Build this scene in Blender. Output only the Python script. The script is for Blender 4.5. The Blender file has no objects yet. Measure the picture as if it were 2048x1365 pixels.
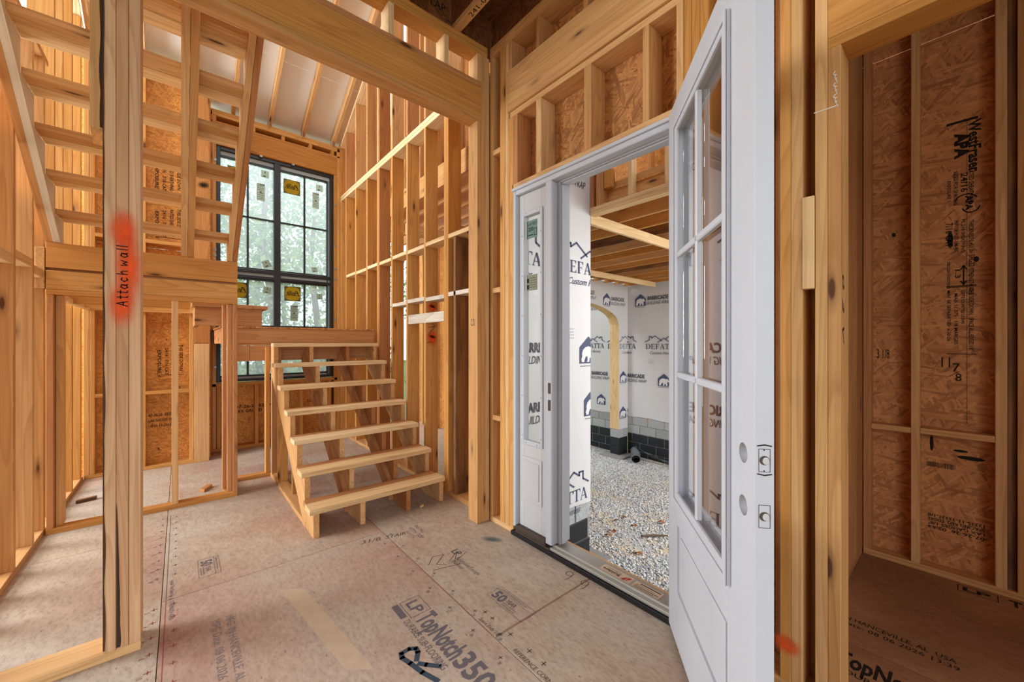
import bpy, bmesh, math, random
import numpy as np
from mathutils import Vector, Matrix, noise as mnoise
R_ = random.Random(7)
scn = bpy.context.scene
COL = scn.collection

# ------------------------------------------------------------------ camera, sky, lights, exposure
cam_d = bpy.data.cameras.new('camera')
cam = bpy.data.objects.new('camera', cam_d); COL.objects.link(cam)
cam.location = (0, 0, 1.37)
cam.rotation_euler = (math.radians(90), 0, math.radians(-40.35))
cam_d.sensor_width = 36.0
cam_d.lens = 36.0 * 780.0 / 2048.0
cam_d.shift_y = 3.5 / 2048.0
cam_d.clip_start = 0.02
scn.camera = cam
scn.view_settings.view_transform = 'Standard'
scn.view_settings.look = 'None'
scn.view_settings.gamma = 1.0
scn.view_settings.use_curve_mapping = False
scn.view_settings.exposure = 0.0
scn.cycles.use_denoising = True
scn.cycles.max_bounces = 10
scn.cycles.diffuse_bounces = 6
scn.cycles.transparent_max_bounces = 16
scn.cycles.sample_clamp_indirect = 6.0

w = bpy.data.worlds.new('overcast_sky'); scn.world = w; w.use_nodes = True
wn = w.node_tree.nodes; wl = w.node_tree.links
bgn = wn['Background']
bgn.inputs['Color'].default_value = (0.93, 0.97, 1.0, 1)
bgn.inputs['Strength'].default_value = 1.4

def area(name, loc, rot, sx, sy, power, col=(1, 1, 1)):
    d = bpy.data.lights.new(name, 'AREA'); d.shape = 'RECTANGLE'; d.size = sx; d.size_y = sy
    d.energy = power; d.color = col
    o = bpy.data.objects.new(name, d); COL.objects.link(o); o.location = loc
    o.rotation_euler = [math.radians(a) for a in rot]
    return o
# daylight of the big openings in the left room; the lamps after it are added fill
area('daylight_left_room', (-4.6, 5.0, 2.0), (90, 0, -100), 2.6, 1.9, 430, (.95, .98, 1.0))
area('fill_rear', (-1.6, -3.6, 2.0), (90, 0, 0), 5.0, 3.2, 95, (.97, .985, 1.0))  # unseen fill lamp added behind the camera for the near faces
area('fill_window', (1.3, 7.6, 5.6), (55, 0, 180), 3.5, 2.0, 380, (0.93, 0.97, 1.0))  # unseen lamp added above the sightline, boosts the daylight through the window
area('fill_street', (6.0, -1.6, 2.2), (82, 0, 28), 4.5, 3.0, 300, (1.0, 0.99, 0.97))  # unseen lamp added beside the porch, brightens gravel, wraps and door opening

area('fill_left_upper', (-3.6, 4.3, 4.4), (90, 0, -92), 3.0, 1.6, 240, (.97, .985, 1.0))  # unseen lamp added high on the left, brightens the right wall's stud edges
sun_d = bpy.data.lights.new('fill_sun', 'SUN'); sun_d.energy = .7; sun_d.angle = math.radians(50); sun_d.color = (1.0, .97, .92)  # soft sun added to brighten the porch walls and gravel
sun = bpy.data.objects.new('fill_sun', sun_d); COL.objects.link(sun); sun.location = (9, -8, 9)
sun.rotation_euler = Vector((-.30, .72, -.62)).to_track_quat('-Z', 'Y').to_euler()

# ------------------------------------------------------------------ materials
def newmat(name):
    m = bpy.data.materials.new(name); m.use_nodes = True
    nt = m.node_tree; nt.nodes.clear()
    out = nt.nodes.new('ShaderNodeOutputMaterial')
    b = nt.nodes.new('ShaderNodeBsdfPrincipled')
    nt.links.new(b.outputs[0], out.inputs[0])
    return m, nt, b, out
def N(nt, t, **kw):
    n = nt.nodes.new(t)
    for k, v in kw.items():
        if k.startswith('i_'):
            n.inputs[k[2:]].default_value = v
        else: setattr(n, k, v)
    return n
def s2l(c):
    return tuple(((x / 12.92) if x <= .04045 else ((x + .055) / 1.055) ** 2.4) for x in c)
def rgb(r, g, b): return s2l((r / 255, g / 255, b / 255)) + (1,)
def ramp(nt, stops, interp='LINEAR'):
    n = nt.nodes.new('ShaderNodeValToRGB'); cr = n.color_ramp; cr.interpolation = interp
    while len(cr.elements) < len(stops): cr.elements.new(0.5)
    for e, (p, c) in zip(cr.elements, stops): e.position = p; e.color = c
    return n
def mapv(nt, src, scale):
    n = N(nt, 'ShaderNodeVectorMath', operation='MULTIPLY'); n.inputs[1].default_value = scale
    nt.links.new(src, n.inputs[0]); return n.outputs[0]
def mixc(nt, fac, a, b, mode='MIX'):
    n = N(nt, 'ShaderNodeMix', data_type='RGBA', blend_type=mode)
    for sock, v in ((n.inputs[0], fac), (n.inputs[6], a), (n.inputs[7], b)):
        if isinstance(v, (int, float, tuple)): sock.default_value = v
        else: nt.links.new(v, sock)
    return n.outputs[2]
def gattr(nt):
    return N(nt, 'ShaderNodeAttribute', attribute_name='g').outputs['Vector']

def wood(name, pale, mid, dark, knots=True, rough=.62, stain=0.0):
    m, nt, b, out = newmat(name); lk = nt.links.new
    g = gattr(nt)
    oi = N(nt, 'ShaderNodeObjectInfo')
    tint = ramp(nt, [(0, pale), (.5, mid), (1, dark)]); lk(oi.outputs['Random'], tint.inputs[0])
    n0 = N(nt, 'ShaderNodeTexNoise', i_Scale=1.0, i_Detail=2.0); lk(mapv(nt, g, (1.1, 7, 7)), n0.inputs['Vector'])
    n1 = N(nt, 'ShaderNodeTexNoise', i_Scale=1.0, i_Detail=3.0, i_Roughness=.65); lk(mapv(nt, g, (1.6, 70, 70)), n1.inputs['Vector'])
    # growth rings: bands across the board, bent by a slow noise
    wv = N(nt, 'ShaderNodeTexNoise', i_Scale=1.0, i_Detail=1.0); lk(mapv(nt, g, (.42, 6.5, 6.5)), wv.inputs['Vector'])
    md = N(nt, 'ShaderNodeMath', operation='MULTIPLY'); md.inputs[1].default_value = 13.0; lk(wv.outputs['Fac'], md.inputs[0])
    sn = N(nt, 'ShaderNodeMath', operation='FRACT'); lk(md.outputs[0], sn.inputs[0])
    rr = ramp(nt, [(0, (1, 1, 1, 1)), (.62, (.90, .86, .81, 1)), (.9, (.72, .60, .49, 1)), (1, (1, 1, 1, 1))]); lk(sn.outputs[0], rr.inputs[0])
    c = mixc(nt, .55, tint.outputs[0], rr.outputs[0], 'MULTIPLY')
    r1 = ramp(nt, [(.3, (.80, .74, .66, 1)), (.62, (1.06, 1.05, 1.03, 1))]); lk(n1.outputs['Fac'], r1.inputs[0])
    c = mixc(nt, .75, c, r1.outputs[0], 'MULTIPLY')
    r0 = ramp(nt, [(.3, (.86, .80, .72, 1)), (.65, (1.05, 1.05, 1.05, 1))]); lk(n0.outputs['Fac'], r0.inputs[0])
    c = mixc(nt, .6, c, r0.outputs[0], 'MULTIPLY')
    if stain:
        n3 = N(nt, 'ShaderNodeTexNoise', i_Scale=1.0, i_Detail=4.0); lk(mapv(nt, g, (1.3, 9, 9)), n3.inputs['Vector'])
        r3 = ramp(nt, [(.42, (0, 0, 0, 1)), (.6, (1, 1, 1, 1))]); lk(n3.outputs['Fac'], r3.inputs[0])
        f = N(nt, 'ShaderNodeMath', operation='MULTIPLY'); f.inputs[1].default_value = stain; lk(r3.outputs[0], f.inputs[0])
        c = mixc(nt, f.outputs[0], c, rgb(58, 48, 42))
    if knots:
        vo = N(nt, 'ShaderNodeTexVoronoi', feature='F1', i_Scale=1.0, i_Randomness=1.0); lk(mapv(nt, g, (1.9, 7.5, 7.5)), vo.inputs['Vector'])
        sep = N(nt, 'ShaderNodeSeparateColor'); lk(vo.outputs['Color'], sep.inputs[0])
        th = N(nt, 'ShaderNodeMath', operation='GREATER_THAN'); th.inputs[1].default_value = .42; lk(sep.outputs[0], th.inputs[0])
        rk = ramp(nt, [(.06, (1, 1, 1, 1)), (.09, (.45, .45, .45, 1)), (.13, (.25, .25, .25, 1)), (.20, (0, 0, 0, 1))]); lk(vo.outputs['Distance'], rk.inputs[0])
        f = N(nt, 'ShaderNodeMath', operation='MULTIPLY'); lk(rk.outputs[0], f.inputs[0]); lk(th.outputs[0], f.inputs[1])
        f2 = N(nt, 'ShaderNodeMath', operation='MULTIPLY'); f2.inputs[1].default_value = .92; lk(f.outputs[0], f2.inputs[0])
        c = mixc(nt, f2.outputs[0], c, rgb(74, 40, 22))
    lk(c, b.inputs['Base Color']); b.inputs['Roughness'].default_value = rough
    b.inputs['Specular IOR Level'].default_value = .25
    bp = N(nt, 'ShaderNodeBump', i_Strength=.12, i_Distance=.002); lk(n1.outputs['Fac'], bp.inputs['Height']); lk(bp.outputs[0], b.inputs['Normal'])
    return m

def osb(name, a, bcol, c_, scale=1.0, rough=.6, contrast=1.0):
    m, nt, b, out = newmat(name); lk = nt.links.new
    g = gattr(nt)
    def flakes(ang, off, sc):
        mp = N(nt, 'ShaderNodeMapping', vector_type='TEXTURE'); mp.inputs['Rotation'].default_value = (0, 0, ang)
        mp.inputs['Location'].default_value = (off, off * .7, 0); mp.inputs['Scale'].default_value = (.085 / sc, .014 / sc, .2 / sc)
        wob = N(nt, 'ShaderNodeTexNoise', i_Scale=6.0 * sc, i_Detail=1.0); lk(g, wob.inputs['Vector'])
        ad = N(nt, 'ShaderNodeVectorMath', operation='MULTIPLY_ADD'); lk(wob.outputs['Color'], ad.inputs[0]); ad.inputs[1].default_value = (.03 / sc,) * 3; lk(g, ad.inputs[2])
        lk(ad.outputs[0], mp.inputs['Vector'])
        v = N(nt, 'ShaderNodeTexVoronoi', feature='F1', i_Scale=1.0); lk(mp.outputs[0], v.inputs['Vector'])
        s = N(nt, 'ShaderNodeSeparateColor'); lk(v.outputs['Color'], s.inputs[0])
        return s.outputs[0], s.outputs[1]
    f1, s1 = flakes(.35, 0.0, scale); f2, s2 = flakes(-.75, 3.1, scale); f3, s3 = flakes(1.5, 7.7, scale * .9)
    sel = N(nt, 'ShaderNodeMath', operation='GREATER_THAN'); sel.inputs[1].default_value = .5; lk(s2, sel.inputs[0])
    mx = N(nt, 'ShaderNodeMix', data_type='FLOAT'); lk(sel.outputs[0], mx.inputs[0]); lk(f1, mx.inputs[2]); lk(f2, mx.inputs[3])
    sel2 = N(nt, 'ShaderNodeMath', operation='GREATER_THAN'); sel2.inputs[1].default_value = .68; lk(s3, sel2.inputs[0])
    mx2 = N(nt, 'ShaderNodeMix', data_type='FLOAT'); lk(sel2.outputs[0], mx2.inputs[0]); lk(mx.outputs[0], mx2.inputs[2]); lk(f3, mx2.inputs[3])
    r = ramp(nt, [(0.0, tuple(.35 * p + .65 * q for p, q in zip(c_, bcol))), (.35, tuple(.6 * p + .4 * q for p, q in zip(bcol, a))), (1, tuple(min(1, x * 1.16) for x in a[:3]) + (1,))]); lk(mx2.outputs[0], r.inputs[0])
    nz = N(nt, 'ShaderNodeTexNoise', i_Scale=2.2, i_Detail=4.0); lk(g, nz.inputs['Vector'])
    r2 = ramp(nt, [(.3, (.80, .76, .70, 1)), (.7, (1.1, 1.1, 1.1, 1))]); lk(nz.outputs['Fac'], r2.inputs[0])
    c = mixc(nt, .8, r.outputs[0], r2.outputs[0], 'MULTIPLY')
    # a few dark strands
    vd = N(nt, 'ShaderNodeTexVoronoi', feature='F1', i_Scale=1.0); lk(mapv(nt, g, (7, 13, 7)), vd.inputs['Vector'])
    sd = N(nt, 'ShaderNodeSeparateColor'); lk(vd.outputs['Color'], sd.inputs[0])
    gt = N(nt, 'ShaderNodeMath', operation='GREATER_THAN'); gt.inputs[1].default_value = .93; lk(sd.outputs[2], gt.inputs[0])
    lt = N(nt, 'ShaderNodeMath', operation='LESS_THAN'); lt.inputs[1].default_value = .17; lk(vd.outputs['Distance'], lt.inputs[0])
    fm = N(nt, 'ShaderNodeMath', operation='MULTIPLY'); lk(gt.outputs[0], fm.inputs[0]); lk(lt.outputs[0], fm.inputs[1])
    fm2 = N(nt, 'ShaderNodeMath', operation='MULTIPLY'); fm2.inputs[1].default_value = .7; lk(fm.outputs[0], fm2.inputs[0])
    c = mixc(nt, fm2.outputs[0], c, rgb(70, 45, 30))
    lk(c, b.inputs['Base Color']); b.inputs['Roughness'].default_value = rough; b.inputs['Specular IOR Level'].default_value = .3
    bp = N(nt, 'ShaderNodeBump', i_Strength=.25, i_Distance=.002); lk(mx2.outputs[0], bp.inputs['Height']); lk(bp.outputs[0], b.inputs['Normal'])
    return m

def flat(name, col, rough=.6, spec=.3, metal=0.0, bump=None, var=.02):
    m, nt, b, out = newmat(name)
    b.inputs['Base Color'].default_value = col; b.inputs['Roughness'].default_value = rough
    b.inputs['Specular IOR Level'].default_value = spec; b.inputs['Metallic'].default_value = metal
    tc = N(nt, 'ShaderNodeTexCoord')
    nz = N(nt, 'ShaderNodeTexNoise', i_Scale=18.0, i_Detail=4.0); nt.links.new(tc.outputs['Object'], nz.inputs['Vector'])
    r = ramp(nt, [(.3, tuple(x * (1 - var) for x in col[:3]) + (1,)), (.7, tuple(min(1, x * (1 + var)) for x in col[:3]) + (1,))])
    nt.links.new(nz.outputs['Fac'], r.inputs[0]); nt.links.new(r.outputs[0], b.inputs['Base Color'])
    if bump:
        n2 = N(nt, 'ShaderNodeTexNoise', i_Scale=bump[0], i_Detail=3.0); nt.links.new(tc.outputs['Object'], n2.inputs['Vector'])
        bp = N(nt, 'ShaderNodeBump', i_Strength=bump[1], i_Distance=bump[2]); nt.links.new(n2.outputs['Fac'], bp.inputs['Height']); nt.links.new(bp.outputs[0], b.inputs['Normal'])
    return m

M = {}
M['pine'] = wood('pine', rgb(222, 184, 134), rgb(212, 168, 114), rgb(200, 152, 98))
M['amber'] = wood('amber_pine', rgb(216, 168, 102), rgb(206, 152, 84), rgb(194, 138, 70))
M['rosy'] = wood('rosy_pine', rgb(214, 178, 142), rgb(208, 170, 132), rgb(200, 160, 122))
M['red'] = wood('reddish_pine', rgb(200, 150, 102), rgb(190, 137, 90), rgb(178, 124, 78))
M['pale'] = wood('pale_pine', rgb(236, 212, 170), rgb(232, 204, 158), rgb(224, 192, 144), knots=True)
M['stain'] = wood('stained_pine', rgb(160, 120, 78), rgb(150, 110, 70), rgb(138, 98, 60), stain=.7)
M['primed'] = wood('whitewashed_pine', rgb(226, 222, 212), rgb(220, 216, 206), rgb(212, 208, 198), knots=False)
M['bark'] = wood('bark', rgb(92, 62, 40), rgb(78, 52, 34), rgb(64, 44, 30), knots=False, rough=.9, stain=.8)
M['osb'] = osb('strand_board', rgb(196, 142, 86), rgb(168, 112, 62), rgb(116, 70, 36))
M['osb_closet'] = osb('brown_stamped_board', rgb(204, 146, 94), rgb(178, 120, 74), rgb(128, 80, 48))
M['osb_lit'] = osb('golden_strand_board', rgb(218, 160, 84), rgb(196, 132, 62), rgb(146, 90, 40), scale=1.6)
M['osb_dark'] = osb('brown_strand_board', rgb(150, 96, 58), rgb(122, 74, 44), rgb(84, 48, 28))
M['ply'] = wood('plywood', rgb(196, 142, 82), rgb(190, 134, 76), rgb(182, 126, 70), knots=True)
M['white'] = flat('white_paint', rgb(190, 195, 203), .42, .4, var=.008)
M['white2'] = flat('primer_white', rgb(190, 192, 194), .6, .3, var=.01)
M['black'] = flat('black_rubber', rgb(22, 22, 25), .5, .4)
M['frame'] = flat('black_window_frame', rgb(26, 31, 36), .35, .5)
M['alu'] = flat('aluminium_sill', rgb(168, 166, 158), .38, .5, .35)
M['brownsill'] = flat('brown_sill', rgb(70, 58, 50), .5, .4)
M['liner'] = flat('pale_jamb_liner', rgb(170, 182, 186), .5, .3)
M['ink'] = flat('black_ink', rgb(44, 38, 34), .8, .1)
M['inkblue'] = flat('blue_grey_ink', rgb(104, 98, 102), .8, .1)
M['pencil'] = flat('pencil', rgb(92, 78, 68), .8, .1)
M['navy'] = flat('navy_print', rgb(74, 82, 112), .6, .2)
M['navytext'] = flat('dark_slate_print', rgb(70, 72, 84), .6, .2)
M['faint'] = flat('faint_print', rgb(168, 168, 174), .6, .2)
M['wrapwhite'] = flat('print_white', rgb(214, 214, 216), .5, .3)
M['redline'] = flat('red_chalk', rgb(150, 84, 66), .8, .1)
M['metal'] = flat('galvanised_metal', rgb(150, 156, 158), .35, .5, .7)
M['chalk'] = flat('white_chalk', rgb(224, 216, 204), .9, .1)
M['whiteline'] = flat('white_edge', rgb(240, 236, 226), .7, .2)
M['yellow'] = flat('yellow_label', rgb(226, 196, 40), .5, .3)
M['labelbrown'] = flat('brown_label', rgb(92, 76, 44), .5, .3)
M['label'] = flat('grey_green_label', rgb(150, 152, 132), .6, .3)
M['labelgreen'] = flat('green_label', rgb(104, 134, 126), .6, .3)
def translucent(mat, f):
    nt = mat.node_tree; b = [n for n in nt.nodes if n.type == 'BSDF_PRINCIPLED'][0]; out = [n for n in nt.nodes if n.type == 'OUTPUT_MATERIAL'][0]
    tl = nt.nodes.new('ShaderNodeBsdfTranslucent'); src = b.inputs['Base Color'].links[0].from_socket; nt.links.new(src, tl.inputs[0])
    mx = nt.nodes.new('ShaderNodeMixShader'); mx.inputs[0].default_value = f; nt.links.new(b.outputs[0], mx.inputs[1]); nt.links.new(tl.outputs[0], mx.inputs[2]); nt.links.new(mx.outputs[0], out.inputs[0])
for k_ in ('yellow', 'labelbrown', 'label'): translucent(M[k_], .5)
M['paper'] = flat('kraft_label', rgb(206, 182, 158), .7, .2)
M['reddiam'] = flat('red_print', rgb(176, 62, 46), .6, .2)
M['paletan'] = flat('pale_tan_board', rgb(188, 167, 143), .8, .1, var=.06)
M['inkfaint'] = flat('faded_ink', rgb(128, 120, 120), .8, .1)
M['navyspray'] = flat('navy_spray', rgb(62, 74, 86), .8, .1)
M['stone'] = None

def wrapmat():
    m, nt, b, out = newmat('house_wrap'); lk = nt.links.new
    tc = N(nt, 'ShaderNodeTexCoord')
    b.inputs['Base Color'].default_value = rgb(206, 206, 209); b.inputs['Roughness'].default_value = .5
    n1 = N(nt, 'ShaderNodeTexNoise', i_Scale=2.2, i_Detail=3.0, i_Distortion=1.2); lk(mapv(nt, tc.outputs['Object'], (1, 1, .55)), n1.inputs['Vector'])
    bp = N(nt, 'ShaderNodeBump', i_Strength=.35, i_Distance=.03); lk(n1.outputs['Fac'], bp.inputs['Height'])
    n2 = N(nt, 'ShaderNodeTexNoise', i_Scale=14, i_Detail=2.0, i_Distortion=2.0); lk(tc.outputs['Object'], n2.inputs['Vector'])
    bp2 = N(nt, 'ShaderNodeBump', i_Strength=.15, i_Distance=.01); lk(n2.outputs['Fac'], bp2.inputs['Height']); lk(bp.outputs[0], bp2.inputs['Normal'])
    lk(bp2.outputs[0], b.inputs['Normal'])
    return m
M['wrap'] = wrapmat()

def floormat(name, base, red, grey, closet=False):
    m, nt, b, out = newmat(name); lk = nt.links.new
    g = gattr(nt)
    n1 = N(nt, 'ShaderNodeTexNoise', i_Scale=.9, i_Detail=3.0, i_Roughness=.55); lk(g, n1.inputs['Vector'])
    r1 = ramp(nt, [(.34, grey), (.5, base), (.60, red), (.72, tuple(.72 * p + .28 * q for p, q in zip(red, rgb(150, 100, 92))))]); lk(n1.outputs['Fac'], r1.inputs[0])
    n2 = N(nt, 'ShaderNodeTexNoise', i_Scale=1.0, i_Detail=5.0, i_Roughness=.75); lk(mapv(nt, g, (26, 60, 20)), n2.inputs['Vector'])
    r2 = ramp(nt, [(.30, (.70, .65, .60, 1)), (.5, (1, 1, 1, 1)), (.70, (1.14, 1.14, 1.12, 1))]); lk(n2.outputs['Fac'], r2.inputs[0])
    c = mixc(nt, .9, r1.outputs[0], r2.outputs[0], 'MULTIPLY')
    vo = N(nt, 'ShaderNodeTexVoronoi', feature='F1', i_Scale=1.0); lk(mapv(nt, g, (16, 30, 16)), vo.inputs['Vector'])
    s = N(nt, 'ShaderNodeSeparateColor'); lk(vo.outputs['Color'], s.inputs[0])
    r3 = ramp(nt, [(0, (.94, .92, .90, 1)), (1, (1.04, 1.04, 1.04, 1))]); lk(s.outputs[0], r3.inputs[0])
    c = mixc(nt, .9, c, r3.outputs[0], 'MULTIPLY')
    gt = N(nt, 'ShaderNodeMath', operation='GREATER_THAN'); gt.inputs[1].default_value = .82; lk(s.outputs[1], gt.inputs[0])
    rd = ramp(nt, [(.07, (1, 1, 1, 1)), (.14, (0, 0, 0, 1))]); lk(vo.outputs['Distance'], rd.inputs[0])
    f = N(nt, 'ShaderNodeMath', operation='MULTIPLY'); lk(gt.outputs[0], f.inputs[0]); lk(rd.outputs[0], f.inputs[1])
    f2 = N(nt, 'ShaderNodeMath', operation='MULTIPLY'); f2.inputs[1].default_value = .55; lk(f.outputs[0], f2.inputs[0])
    c = mixc(nt, f2.outputs[0], c, rgb(96, 72, 58))
    lk(c, b.inputs['Base Color']); b.inputs['Roughness'].default_value = .68; b.inputs['Specular IOR Level'].default_value = .2
    bp = N(nt, 'ShaderNodeBump', i_Strength=.1, i_Distance=.002); lk(n2.outputs['Fac'], bp.inputs['Height']); lk(bp.outputs[0], b.inputs['Normal'])
    return m
M['floor'] = floormat('subfloor_board', rgb(178, 162, 144), rgb(174, 150, 132), rgb(180, 171, 158))
M['floor_mauve'] = floormat('stained_subfloor_board', rgb(174, 148, 132), rgb(160, 118, 110), rgb(178, 164, 148))
M['floor_closet'] = floormat('brown_subfloor_board', rgb(166, 124, 90), rgb(148, 106, 74), rgb(176, 134, 98))

def foilmat():
    m, nt, b, out = newmat('silver_foil_sheathing'); lk = nt.links.new
    g = gattr(nt)
    b.inputs['Base Color'].default_value = rgb(238, 242, 244); b.inputs['Metallic'].default_value = .25
    n1 = N(nt, 'ShaderNodeTexNoise', i_Scale=7, i_Detail=4.0); lk(g, n1.inputs['Vector'])
    r = ramp(nt, [(.3, (.28, .28, .28, 1)), (.7, (.5, .5, .5, 1))]); lk(n1.outputs['Fac'], r.inputs[0]); lk(r.outputs[0], b.inputs['Roughness'])
    bp = N(nt, 'ShaderNodeBump', i_Strength=.25, i_Distance=.01); lk(n1.outputs['Fac'], bp.inputs['Height']); lk(bp.outputs[0], b.inputs['Normal'])
    return m
M['foil'] = foilmat()

def glassmat(name, ior=1.5, tint=(1, 1, 1, 1), haze=0.0, hazecol=(1, 1, 1, 1)):
    m = bpy.data.materials.new(name); m.use_nodes = True; nt = m.node_tree; nt.nodes.clear(); lk = nt.links.new
    out = nt.nodes.new('ShaderNodeOutputMaterial')
    t = N(nt, 'ShaderNodeBsdfTransparent'); t.inputs[0].default_value = tint
    gl = N(nt, 'ShaderNodeBsdfGlossy'); gl.inputs['Roughness'].default_value = 0.0
    fr = N(nt, 'ShaderNodeFresnel'); fr.inputs[0].default_value = ior
    base = t.outputs[0]
    if haze:
        tl = N(nt, 'ShaderNodeBsdfTranslucent'); tl.inputs[0].default_value = hazecol
        df = N(nt, 'ShaderNodeBsdfDiffuse'); df.inputs[0].default_value = hazecol
        ad = N(nt, 'ShaderNodeMixShader'); ad.inputs[0].default_value = .3; lk(tl.outputs[0], ad.inputs[1]); lk(df.outputs[0], ad.inputs[2])
        mh = N(nt, 'ShaderNodeMixShader'); mh.inputs[0].default_value = haze; lk(t.outputs[0], mh.inputs[1]); lk(ad.outputs[0], mh.inputs[2])
        base = mh.outputs[0]
    ge = N(nt, 'ShaderNodeNewGeometry'); inv = N(nt, 'ShaderNodeMath', operation='SUBTRACT'); inv.inputs[0].default_value = 1.0; lk(ge.outputs['Backfacing'], inv.inputs[1])
    fm = N(nt, 'ShaderNodeMath', operation='MULTIPLY'); lk(fr.outputs[0], fm.inputs[0]); lk(inv.outputs[0], fm.inputs[1])
    mx = N(nt, 'ShaderNodeMixShader'); lk(fm.outputs[0], mx.inputs[0]); lk(base, mx.inputs[1]); lk(gl.outputs[0], mx.inputs[2])
    lk(mx.outputs[0], out.inputs[0])
    return m
M['glass'] = glassmat('door_glass', 5.0)
M['glass_side'] = glassmat('sidelight_glass', 1.45, (.96, .98, .98, 1))
M['glass_win'] = glassmat('filmed_window_glass', 1.35, (.92, .98, .97, 1), .22, (.84, .93, .97, 1))

def blockmat(name, col, rough, spec):
    m, nt, b, out = newmat(name); lk = nt.links.new
    tc = N(nt, 'ShaderNodeTexCoord'); oi = N(nt, 'ShaderNodeObjectInfo')
    ad = N(nt, 'ShaderNodeVectorMath', operation='ADD'); lk(tc.outputs['Object'], ad.inputs[0]); lk(oi.outputs['Random'], ad.inputs[1])
    n1 = N(nt, 'ShaderNodeTexNoise', i_Scale=60, i_Detail=4.0); lk(ad.outputs[0], n1.inputs['Vector'])
    r = ramp(nt, [(.3, tuple(x * .72 for x in col[:3]) + (1,)), (.7, tuple(min(1, x * 1.15) for x in col[:3]) + (1,))]); lk(n1.outputs['Fac'], r.inputs[0])
    rv = ramp(nt, [(0, (.86, .86, .86, 1)), (1, (1.1, 1.1, 1.1, 1))]); lk(oi.outputs['Random'], rv.inputs[0])
    c = mixc(nt, 1.0, r.outputs[0], rv.outputs[0], 'MULTIPLY'); lk(c, b.inputs['Base Color'])
    b.inputs['Roughness'].default_value = rough; b.inputs['Specular IOR Level'].default_value = spec
    bp = N(nt, 'ShaderNodeBump', i_Strength=.4, i_Distance=.004); lk(n1.outputs['Fac'], bp.inputs['Height']); lk(bp.outputs[0], b.inputs['Normal'])
    return m
M['block'] = blockmat('concrete_block', rgb(168, 172, 174), .9, .1)
M['tar'] = blockmat('tarred_block', rgb(40, 42, 46), .5, .3)
M['mortar'] = blockmat('mortar', rgb(150, 150, 148), .95, .1)
M['fabric'] = flat('grey_filter_fabric', rgb(96, 102, 108), .8, .2, 0, (30, .5, .01))
M['pipe'] = flat('black_pipe', rgb(30, 30, 32), .4, .4)

def groundmat():
    m, nt, b, out = newmat('sandy_ground'); lk = nt.links.new
    tc = N(nt, 'ShaderNodeTexCoord')
    n1 = N(nt, 'ShaderNodeTexNoise', i_Scale=1.6, i_Detail=6.0, i_Roughness=.65); lk(tc.outputs['Object'], n1.inputs['Vector'])
    r = ramp(nt, [(.42, rgb(170, 174, 176)), (.54, rgb(196, 184, 162)), (.70, rgb(206, 176, 136))]); lk(n1.outputs['Fac'], r.inputs[0])
    n2 = N(nt, 'ShaderNodeTexNoise', i_Scale=60, i_Detail=4.0); lk(tc.outputs['Object'], n2.inputs['Vector'])
    r2 = ramp(nt, [(.35, (.72, .7, .68, 1)), (.65, (1.1, 1.1, 1.1, 1))]); lk(n2.outputs['Fac'], r2.inputs[0])
    c = mixc(nt, .9, r.outputs[0], r2.outputs[0], 'MULTIPLY'); lk(c, b.inputs['Base Color']); b.inputs['Roughness'].default_value = .95
    return m
M['ground'] = groundmat()
def stonemat():
    m, nt, b, out = newmat('crushed_stone'); lk = nt.links.new
    a = N(nt, 'ShaderNodeAttribute', attribute_name='tone')
    r = ramp(nt, [(0, rgb(122, 132, 142)), (.35, rgb(176, 184, 190)), (.7, rgb(214, 216, 216)), (.93, rgb(216, 210, 198)), (1, rgb(200, 184, 158))]); lk(a.outputs['Fac'], r.inputs[0])
    lk(r.outputs[0], b.inputs['Base Color']); b.inputs['Roughness'].default_value = .85
    return m
M['stone'] = stonemat()
def leafmat(name, c1, c2):
    m, nt, b, out = newmat(name); lk = nt.links.new
    a = N(nt, 'ShaderNodeAttribute', attribute_name='tone')
    r = ramp(nt, [(0, c1), (1, c2)]); lk(a.outputs['Fac'], r.inputs[0])
    lk(r.outputs[0], b.inputs['Base Color']); b.inputs['Roughness'].default_value = .6
    tl = N(nt, 'ShaderNodeBsdfTranslucent'); lk(r.outputs[0], tl.inputs[0])
    mx = N(nt, 'ShaderNodeMixShader'); mx.inputs[0].default_value = .45; lk(b.outputs[0], mx.inputs[1]); lk(tl.outputs[0], mx.inputs[2]); lk(mx.outputs[0], out.inputs[0])
    return m
M['leaf'] = leafmat('green_leaves', rgb(96, 126, 80), rgb(170, 192, 122))
M['trunk'] = wood('tree_bark', rgb(120, 104, 88), rgb(110, 94, 78), rgb(100, 84, 70), knots=False, rough=.9)
M['dryleaf'] = flat('dry_leaf', rgb(150, 96, 62), .8, .1)

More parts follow.
